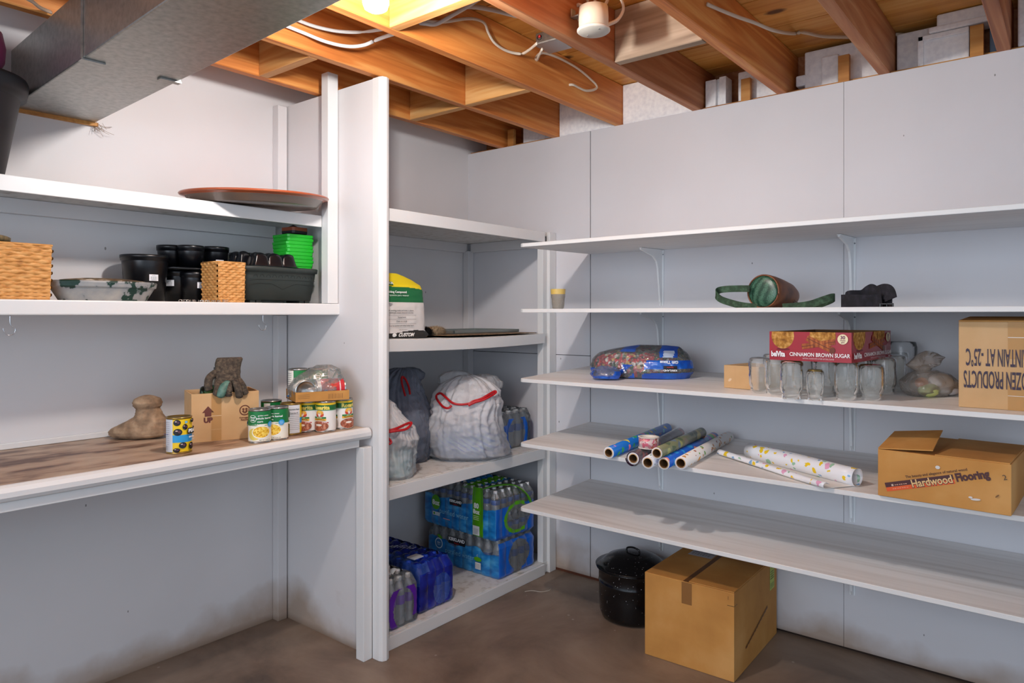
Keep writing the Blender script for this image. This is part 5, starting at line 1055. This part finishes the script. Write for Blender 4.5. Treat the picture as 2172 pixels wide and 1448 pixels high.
# jars
GLJ=film('mason_jar_glass','f2f2ea',.09,.20,.03,.12,45)
def jar_mesh(r,h):
    o=[(0,h-.004),(r*.55,h-.003),(r*.80,h),(r*.95,h-.005),(r,h-.016),(r,h*.5),(r,.036),(r*.94,.026),(r*.84,.020),(r*.82,.017),(r*.86,.0155),(r*.82,.013),(r*.86,.0095),(r*.82,.007),(r*.82,.0)]
    t=.0026; i=[(r*.82-t,.0),(r*.82-t,.02),(r*.92-t,.030),(r-t,.040),(r-t,h-.018),(r*.93-t,h-.0085),(r*.7,h-.007),(0,h-.0085)]
    m=M(); m.lathe(o+i,GLJ,n=40); return m
jm=jar_mesh(.0365,.122); jm2=jar_mesh(.0375,.111); jsm=jar_mesh(.0275,.094); G='upturned glass canning jars'
def jar(px,mesh,label,small=None):
    o=mesh.build('glass_jar',loc=(px[0],px[1],shz(3,px[1])+.0006)) ; return tag(o,label,'jar',G)
JL=[((1.8174,-0.4982,1.0277),jm,'clear upturned jar overlapping the small tan carton'),
((1.8755,-0.5039,1.0274),jm,'clear upturned jar, second from the left in front of the red box'),
((1.9477,-0.5716,1.0248),jm,'clear upturned jar under the left half of the red box, at the shelf front'),
((2.0191,-0.5652,1.0251),jsm,'small short jar with a gold disc on top, in the front row'),
((2.0211,-0.4590,1.0292),jm,'clear upturned jar just behind the small short jar'),
((2.0982,-0.5087,1.0273),jm,'clear upturned jar under the right corner of the red box'),
((2.1631,-0.4716,1.0287),jm2,'squat wide upturned jar right of the red box corner'),
((2.1748,-0.3361,1.0340),jm,'clear upturned jar behind the squat wide jar'),
((2.1896,-0.2397,1.0377),jm,'clear upturned jar touching the left side of the plastic bag'),
((2.0985,-0.3415,1.0338),jm,'clear upturned jar in the second row behind the squat one'),
((1.9284,-0.3842,1.0321),jm,'clear upturned jar in the second row under the red box'),
((2.1679,-0.0586,1.0447),jm,'clear upturned jar in the back row behind the plastic bag'),
((2.1163,-0.1723,1.0403),jm,'clear upturned jar in the back row by the red box end'),
((1.8150,-0.3507,1.0334),jm,'clear upturned jar in the back row at the far left'),
((2.0137,-0.2699,1.0365),jm,'clear upturned jar in the back row under the red box middle'),
((2.0524,-0.0756,1.0441),jm,'clear upturned jar in the back row under the red box far end')]
proto={}
for pos,mesh,label in JL:
    if id(mesh) in proto: o=proto[id(mesh)].copy(); COL.objects.link(o); o.location=(pos[0],pos[1],shz(3,pos[1])+.0006); tag(o,label,'jar',G)
    else: proto[id(mesh)]=jar(pos,mesh,label)
js=(2.0191,-0.5652,1.0251); m=M(); m.lathe([(0,0),(.021,0),(.0215,.001),(.021,.002),(0,.002)],cm('b09a60',.3,.9),n=32); tag(m.build('jar_lid',loc=(js[0],js[1],shz(3,js[1])+.0955)),'gold canning lid lying on the small short jar','lid')
bj=M(); bj.lathe([(0,.004),(.044,0),(.048,.006),(.05,.03),(.05,.14),(.046,.155),(.044,.158),(.0415,.157),(.046,.14),(.046,.03),(.043,.010),(0,.008)],film('blue_tint_glass','dce6ee',.10,.22,.04,.12,40),n=44); tag(bj.build('glass_jar',loc=(2.185,-.105,shz(3,-.1)+.0006)),'tall wide jar at the back, rising behind the plastic bag','jar')
# cookie carton on the jars
RDB=cm('a01024',.35,0,'red_carton_print',.5)
cb=thing('snack_carton','open red carton of cinnamon breakfast biscuits resting on the jars','carton',(1.882,-.588,1.1503),math.radians(-4.6)); w,dp_,h=.256,.40,.093
m=M(); m.box(0,0,0,w,dp_,.003,CARDD); m.build('bottom',cb)
for b_,fi in (((0,0,.003,w,.003,h),'side_panel'),((0,dp_-.003,.003,w,dp_,h),'side_panel'),((0,.003,.003,.003,dp_-.003,h),'side_panel'),((w-.003,.003,.003,w,dp_-.003,h),'side_panel')):
    m=M(); m.box(*b_,CARDD); m.build(fi,cb)
CK=mottled('oat_cookie',['7a4a14','b07a30','d8a860'],scale=70,rough=.8,bump=.6,pos=(.3,.5,.68)); CS=mottled('cinnamon_bark',['6a2c10','a0501e','cc7c3c'],scale=40,rough=.6,stretch=(3,3,.6))
def cookieface(L,w,h,sh=1):
    L.rect(0,0,w,h,RDB,4)
    L.disc(.040*sh,.085-.0,.034*sh,.044,CK,40,180,360) if 0 else None
    def cup(u,r,ry,v0):
        pts=[(u+r*math.cos(PI+PI*i/24),v0+ry*math.sin(PI+PI*i/24)) for i in range(25)]; L.poly(pts+[(u+r,h),(u-r,h)] if 0 else pts,CK)
        L.poly([(u-r,v0),(u+r,v0),(u+r*.96,h),(u-r*.96,h)],CK)
    L.disc(.046*sh,.036,.022*sh,.004,'6a0814',20); cup(.044*sh,.037*sh,.042,.080); cup(.170*sh,.040*sh,.036,.080)
    def stick(x0,y0,x1,y1,t):
        dx,dy=x1-x0,y1-y0; l=math.hypot(dx,dy); nx,ny=-dy/l*t,dx/l*t; L.poly([(x0+nx,y0+ny),(x0-nx,y0-ny),(x1-nx,y1-ny),(x1+nx,y1+ny)],CS); L.rect
        L.poly([(x0+nx*.1,y0+ny*.1),(x0-nx*.1,y0-ny*.1),(x1-nx*.1,y1-ny*.1),(x1+nx*.1,y1+ny*.1)],'5a2208')
    stick(.106*sh,.046,.208*sh,.064,.0085); stick(.122*sh,.074,.202*sh,.036,.0095); L.disc(.200*sh,.036,.008*sh,.0098,'6a2c10',18,rot=-.4)
    L.disc(.231*sh,.072,.0155*sh,.0155,'efe0b8',30); L.text('30',.231*sh,.077,.014,'6a2050',.04,sx=sh); L.text('PACKS',.231*sh,.068,.005,'6a2050',.03,sx=sh); L.text('of 4',.231*sh,.062,.0062,'6a2050',.03,sx=sh)
    L.text('belVita',.030*sh,.0195,.0235,'f4f0f0',.045,sx=.70*sh); L.text('CINNAMON BROWN SUGAR',.160*sh,.0205,.0168,'f4f0f0',.02,sx=.84*sh); L.text('NATURAL FLAVOR WITH OTHER NATURAL FLAVOR',.158*sh,.0085,.0066,'e0b8bc',.01,sx=.62*sh)
L=Lab(plane_map((0,-.0003,0),(1,0,0),(0,0,1)),.35); cookieface(L,w,h); L.build('printing',cb)
L=Lab(plane_map((w+.0003,0,0),(0,1,0),(0,0,1)),.35); cookieface(L,dp_,h,dp_/w); L.build('side_printing',cb)
# knotted clear bag with bits
zc=(2.2931,-0.2697,1.0365); kb=thing('plastic_bag','knotted clear plastic bag holding green and orange bits beside the jars','bag',(2.295,-.30,shz(3,-.3)+.0008),RA)
for nm,cc,p_,s_ in (('green_cup','c3cf86',(-.015,-.03,.02),(.034,.026,.022)),('orange_ball','c07a48',(-.032,-.02,.042),(.02,.02,.018)),('white_cloth','e4e2e4',(.035,-.01,.04),(.04,.03,.034)),('foil_dish','b4b8c0',(.05,-.02,.018),(.038,.03,.016)),('grey_lump','8d8578',(.0,.02,.03),(.05,.03,.028))):
    m=M(); m.lathe([(0,-1),(.5,-.87),(.87,-.5),(1,0),(.87,.5),(.5,.87),(0,1)],cm(cc,.6),n=24); m.tf(Matrix.Translation(p_)@Matrix.Diagonal((*s_,1))); m.build(nm,kb)
CLB2=film('produce_bag_film','b8b0a8',.34,.34,.12,.9,30)
Loft([(0,-.06,.07,.08,0),(.015,-.08,.092,.11,0),(.045,-.082,.092,.12,0),(.07,-.06,.07,.09,0),(.082,-.035,.03,.05,0)],2.2).mesh(CLB2,n=90,nz=40,disp=lambda a,z,p:.008*nz3(p.x*30,p.y*30,z*30)).build('bag_film',kb)
o=Loft([(0,-.02,.02,.03,0),(.02,-.045,.06,.05,.01),(.045,-.02,.085,.04,.014),(.06,.0,.05,.02,.014),(.066,.02,.03,.006,.014)],2.2).mesh(CLB2,n=60,nz=30,disp=lambda a,z,p:.007*nz3(p.x*34,p.y*34,z*34)).build('bag_top',kb); o.location=(-.02,0,.078)
# frozen goods box
fb,w=carton('cardboard_box','tall cardboard box with upside-down frozen products lettering, right edge',(2.402,-.500,shz(3,-.5)),(2.73,-.490,shz(3,-.5)),.27,.250,CARDL,panels=False)
L=Lab(plane_map((0,-.0002,0),(1,0,0),(0,0,1))); PK='2c1030'
L.rect(.118,.0,.17,.07,'b88848',2); L.rect(.118,.145,.17,.25,'b88848',2); L.rect(.118,.205,.17,.207,'e0d8d0',2); L.rect(.118,.04,.17,.0415,'e0d8d0',2)
L.text('MAINTAIN AT -25°C',.098,.150,.070,PK,.012,sx=.255,rot=PI); L.text('FROZEN PRODUCTS',.098,.086,.070,PK,.012,sx=.265,rot=PI); L.build('printing',fb)
m=M(); m.add([(.0,.0,.2505),(.32,0,.2505),(.31,.11,.262),(.02,.11,.262),(.0,.0,.2535),(.32,0,.2535),(.31,.11,.265),(.02,.11,.265)],[(3,2,1,0),(4,5,6,7),(0,1,5,4),(1,2,6,5),(2,3,7,6),(3,0,4,7)],CARD); m.build('top_flap',fb)
m=M(); m.box(.02,.115,.2505,.31,.26,.254,CARDD); m.build('top_flap',fb)
# gift wrap rolls
def roll(label,f,b_,r,core,mat,loose=0,ymax=-.03):
    f=Vector(f);b_=Vector(b_); d=(b_-f); t=min(1,(ymax-f.y)/d.y) if b_.y>ymax else 1; d=d*t; Ln=d.length; o=thing('gift_wrap_roll',label,'gift wrap',f); q_=d.to_track_quat('Z','Y')
    m=M(); R=[(core+.0022,0.001),(r,.0),(r,Ln),(core+.0022,Ln)]; m.lathe(R,mat,n=40,mats=[cm('e6e4e6',.6),mat,cm('e6e4e6',.6)]); m.v=[tuple(q_@Vector(p)) for p in m.v]; m.build('paper',o)
    m=M(); m.lathe([(core,-.001),(core+.002,-.001),(core+.002,Ln),(core,Ln),(core,-.001)],CARDD,n=32,mats=[CARDL,CARDL,CARDL,CARDD]); m.v=[tuple(q_@Vector(p)) for p in m.v]; m.build('core_tube',o,label='brown cardboard core')
    if loose:
        m=M(); m.grid(lambda u,v:q_@Vector(((r+.0015+loose*u)*math.cos(-.6+u*6.8),(r+.0015+loose*u)*math.sin(-.6+u*6.8),-.004+v*Ln)),48,1,film('loose_film','e0e0e8',.12,.4,.08,.3,20)); m.build('clear_film',o)
FISH=printed('blue_fish_print','1478d8',['f08ab0','3fa86a','f4d848','1478d8','68d0d8','1478d8','1478d8'],34,.40)
SPC=printed('purple_space_print','4a2a44',['7a3a8a','c84a44','f0c050','5a3460','4a2a44'],22,.5)
LET=printed('white_letter_print','f0f0f6',['2a4a9a','3a8a5a','f0f0f6','5a6ab8'],75,.32)
OLI=printed('olive_jungle_print','7c8060',['a8a868','55664e','d0c070','8a8070','66788a'],26,.5)
DIN=printed('blue_dinosaur_print','1a62d0',['48d048','2a9ae0','6a4ac8','f09070','1a62d0'],22,.5)
OWL=printed('cream_owl_print','f2ece6',['c88840','f0a840','78a858','f2ece6','a85a3a','f2ece6'],46,.36)
roll('blue fish patterned gift wrap roll, leftmost of the bundle',(1.2770,-0.6025,0.7696),(1.2487,-0.0534,0.7909),.0225,.0145,FISH)
roll('dark purple and red gift wrap roll under the ribbon reel',(1.3991,-0.6320,0.7685),(1.3393,-0.1201,0.7883),.0225,.0150,SPC,.006)
roll('white gift wrap roll with small blue lettering, below the olive one',(1.4737,-0.6601,0.7674),(1.4118,-0.1562,0.7869),.0225,.0155,LET)
roll('olive patterned gift wrap roll lying on top of the others',(1.5107,-0.6631,0.8063),(1.4891,-0.2323,0.8210),.0205,.0145,OLI)
roll('bright blue and green gift wrap roll, second from the right',(1.5292,-0.6453,0.7690),(1.4980,-0.1304,0.7889),.0215,.0155,DIN)
roll('cream owl patterned gift wrap roll, rightmost of the bundle',(1.5740,-0.6030,0.7696),(1.5426,-0.0855,0.7897),.0225,.0155,OWL)
rp=(1.4141,-0.5399,0.7966); rl=thing('ribbon_reel','white reel of pink floral ribbon standing on the rolls','ribbon',rp)
FLO=printed('pink_floral_ribbon','e0c8c4',['d86a80','e89a98','b85a48','f0d8d4','c87a88'],70,.6)
m=M(); m.lathe([(.0335,.002),(.0375,.002),(.0375,.040),(.0335,.040)],FLO,n=56); m.build('ribbon',rl)
m=M(); m.lathe([(.030,.0),(.0395,0),(.0395,.002),(.032,.002),(.032,.040),(.0395,.040),(.0395,.0425),(.030,.0425),(.030,0)],cm('ece6dc',.5),n=56); m.build('reel_core',rl); m=M(); m.lathe([(0,0.002),(.030,.002)],cm('d8d2c6',.6),n=40); m.build('reel_base',rl)
# duck gift wrap, partly unrolled
DUC=printed('duck_print','f2f2f6',['f4cc20','f2f2f6','9cc8a8','88b4dc','f2f2f6','e8a8c8','f4cc20'],38,.36)
a_=Vector((1.7145,-0.3115,0.7879));b_=Vector((2.1292,-0.5046,0.7824)); d=b_-a_; q_=d.to_track_quat('Z','Y'); dk=thing('gift_wrap_sheet','white gift wrap with yellow ducks, loosely rolled and trailing over the shelf','gift wrap',a_)
m=M(); m.grid(lambda u,v:q_@Vector(((.027+.004*u+.004*math.sin(v*5))*math.cos(u*7.2),(.027+.004*u)*math.sin(u*7.2),v*d.length)),64,10,DUC); o=m.build('loose_roll',dk); 
s_=o.modifiers.new('th','SOLIDIFY'); s_.thickness=.0006
zz=lambda y:shz(4,y)
p00=Vector((1.6832,-0.2512,0.7623));p01=Vector((2.1410,-0.4833,0.7532));p10=Vector((1.5867,-0.3506,0.7584));p11=Vector((2.0411,-0.6144,0.7482))
def sheet(u,v):
    p=(p00*(1-u)+p01*u)*(1-v)+(p10*(1-u)+p11*u)*v
    z=zz(p.y)+.0015+.004*math.sin(v*PI)*(1+math.sin(u*6))*.5
    if v>.82: k=(v-.82)/.18*4.2; z+=.011*(1-math.cos(k)); e=(p10-p00).normalized(); p=p-e*(.03*(v-.82)/.18)+e*.011*math.sin(k)
    return Vector((p.x,p.y,z))-a_
m=M(); PB=cm('e6e2dc',.5); m.grid(sheet,40,50,PB,sel=lambda u,v:DUC if v>.86 else PB); o=m.build('trailing_sheet',dk,label='plain white underside of the wrap'); s_=o.modifiers.new('th','SOLIDIFY'); s_.thickness=.0005
# hardwood flooring box
hb,w=carton('cardboard_box','scuffed brown hardwood flooring box with one raised flap, right edge',(2.203,-.577,.7515),(2.534,-.596,.7515),.36,.140,CARD,panels=False)
L=Lab(plane_map((0,-.0002,0),(1,0,0),(0,0,1))); r0=math.radians(16.5)
def rq(u0,v0,u1,v1,c): 
    co,si=math.cos(r0),math.sin(r0); T=lambda x,y:(.026+x*co-y*si,.016+x*si+y*co); L.poly([T(u0,v0),T(u1,v0),T(u1,v1),T(u0,v1)],c)
rq(0,.012,.183,.026,'4a2224'); rq(0,.0,.183,.012,'e05a20')
co,si=math.cos(r0),math.sin(r0); T=lambda x,y:(.026+x*co-y*si,.016+x*si+y*co)
L.text('Hardwood',*T(.125,.0125),.031,'4a2224',.065,sx=.80,rot=r0); L.text('Hardwood',*T(.125,.0130),.031,'e4bc80',.02,sx=.80,rot=r0); L.text('Flooring',*T(.229,.0150),.031,'4a2224',.045,sx=.80,rot=r0)
L.text('The beauty and elegance of natural wood',*T(.142,.035),.0105,'4a2a20',.01,sx=.92,rot=r0); L.text('III',*T(.020,.0165),.0075,'f0d8c0',.04,rot=r0); L.scribble(*T(.044,.0165),.036,.0028,'d8a890',6,rot=r0); L.scribble(*T(.040,.006),.045,.0024,'f0a080',7,rot=r0)
L.text('2',.317,.103,.02,'4a3a30',0,rot=.3); L.disc(.158,.108,.006,.005,'d8d4d0',14); L.disc(.25,.032,.012,.003,'d8d4d0',14,rot=.1); L.disc(.238,.036,.005,.003,'d8d4d0',14); L.disc(.30,.05,.006,.002,'7a5228',12,rot=.8)
L.build('printing',hb)
m=M(); m.add([(.0,.003,.1405),(.0,.19,.168),(.135,.19,.186),(.145,.003,.152),(.0,.003,.1435),(.0,.19,.171),(.135,.19,.189),(.145,.003,.155)],[(3,2,1,0),(4,5,6,7),(0,1,5,4),(1,2,6,5),(2,3,7,6),(3,0,4,7)],CARD); m.build('raised_flap',hb,label='flap standing up at an angle')
m=M(); m.box(.15,.003,.1402,.328,.355,.1432,CARD); m.build('closed_flap',hb)
# big carton and enamel pot on the floor
gb,w=carton('cardboard_box','big brown cardboard box standing on the floor, taped shut','x' and (1.384,-.515,0),(1.731,-.507,0),.485,.314,CARD,panels=False)
L=Lab(plane_map((0,-.0002,0),(1,0,0),(0,0,1))); L.rect(.15,.232,.19,.312,'8a5f30',4); L.rect(.322,.267,.347,.2685,'1a1414',4); L.rect(.325,.288,.3262,.30,'4a3020',2); L.build('front_tape',gb,label='brown tape tab')
L=Lab(plane_map((w+.0003,0,0),(0,1,0),(0,0,1))); L.rect(0,.267,.03,.2685,'1a1414',3); L.rect(.395,.200,.45,.31,'b8c850',4); L.text('10',.42,.292,.022,'3a4020',.02); 
for i in range(4): L.rect(.402,.27-i*.009,.442,.2725-i*.009,'4a5428',3)
L.bars(.402,.206,.442,.228,12,'3a4020'); L.scribble(.24,.115,.26,.012,'6a4424',22,rot=.28); L.build('side_label',gb,label='yellow-green label')
TOP=Lab(plane_map((0,0,.3145),(1,0,0),(0,1,0))); TOP.rect(.155,.0,.20,.485,'6a4420',4); TOP.rect(.05,.285,.15,.36,'b4b4bc',4); TOP.bars(.06,.30,.14,.325,18); TOP.rect(.06,.335,.14,.34,'5a5a70',3); TOP.build('top_tape',gb,label='tape strip and shipping label')
m=M(); m.box(.178,.002,.3150,.346,.484,.3185,CARD); m.build('top_flap',gb)
ENM,nt,b_,N_,L_=newmat('speckled_black_enamel'); v_=coords(N_,L_); vo=N_.new('ShaderNodeTexVoronoi'); vo.inputs['Scale'].default_value=110; L_.new(v_,vo.inputs[0]); sp=N_.new('ShaderNodeSeparateColor'); L_.new(vo.outputs[1],sp.inputs[0]); l1=N_.new('ShaderNodeMath'); l1.operation='MULTIPLY'; L_.new(sp.outputs[0],l1.inputs[0]); L_.new(sp.outputs[1],l1.inputs[1]); l2=N_.new('ShaderNodeMath'); l2.operation='MULTIPLY'; L_.new(l1.outputs[0],l2.inputs[0]); l2.inputs[1].default_value=.22; l3=N_.new('ShaderNodeMath'); l3.operation='LESS_THAN'; L_.new(vo.outputs[0],l3.inputs[0]); L_.new(l2.outputs[0],l3.inputs[1]); mx=N_.new('ShaderNodeMix'); mx.data_type='RGBA'; L_.new(l3.outputs[0],mx.inputs[0]); mx.inputs[6].default_value=(.004,.004,.005,1); mx.inputs[7].default_value=(.45,.45,.47,1); L_.new(mx.outputs[2],b_.inputs['Base Color']); b_.inputs['Roughness'].default_value=.18
ep=thing('canning_pot','black speckled enamel canning pot with lid on the floor','pot',(1.178,-.235,0))
m=M(); m.lathe([(0,.002),(.12,.0),(.135,.008),(.143,.03),(.146,.10),(.147,.150),(.149,.153),(.147,.156),(.148,.205),(.158,.212),(.160,.217),(.156,.218),(.144,.206),(.141,.03),(0,.008)],ENM,n=72); m.build('pot_body',ep)
lid=M(); lid.lathe([(.154,.2185),(.160,.219),(.161,.222),(.140,.225),(.132,.232),(.110,.252),(.07,.266),(.03,.272),(0,.273)],ENM,n=72); ld=lid.build('lid',ep); m=M(); m.tube([(-.03,0,.268),(-.028,0,.285),(0,0,.292),(.028,0,.285),(.03,0,.268)],.004,ENM,n=10); m.build('lid_handle',ld)
# short white twist of string on the floor
m=M(); m.tube([(.66,-.33,.002),(.68,-.30,.002),(.72,-.285,.002),(.74,-.25,.002),(.735,-.225,.002)],.0014,cm('c8beb0',.7),n=6); tag(m.build('string'),'short pale bit of string on the floor by the bottom shelf','string')
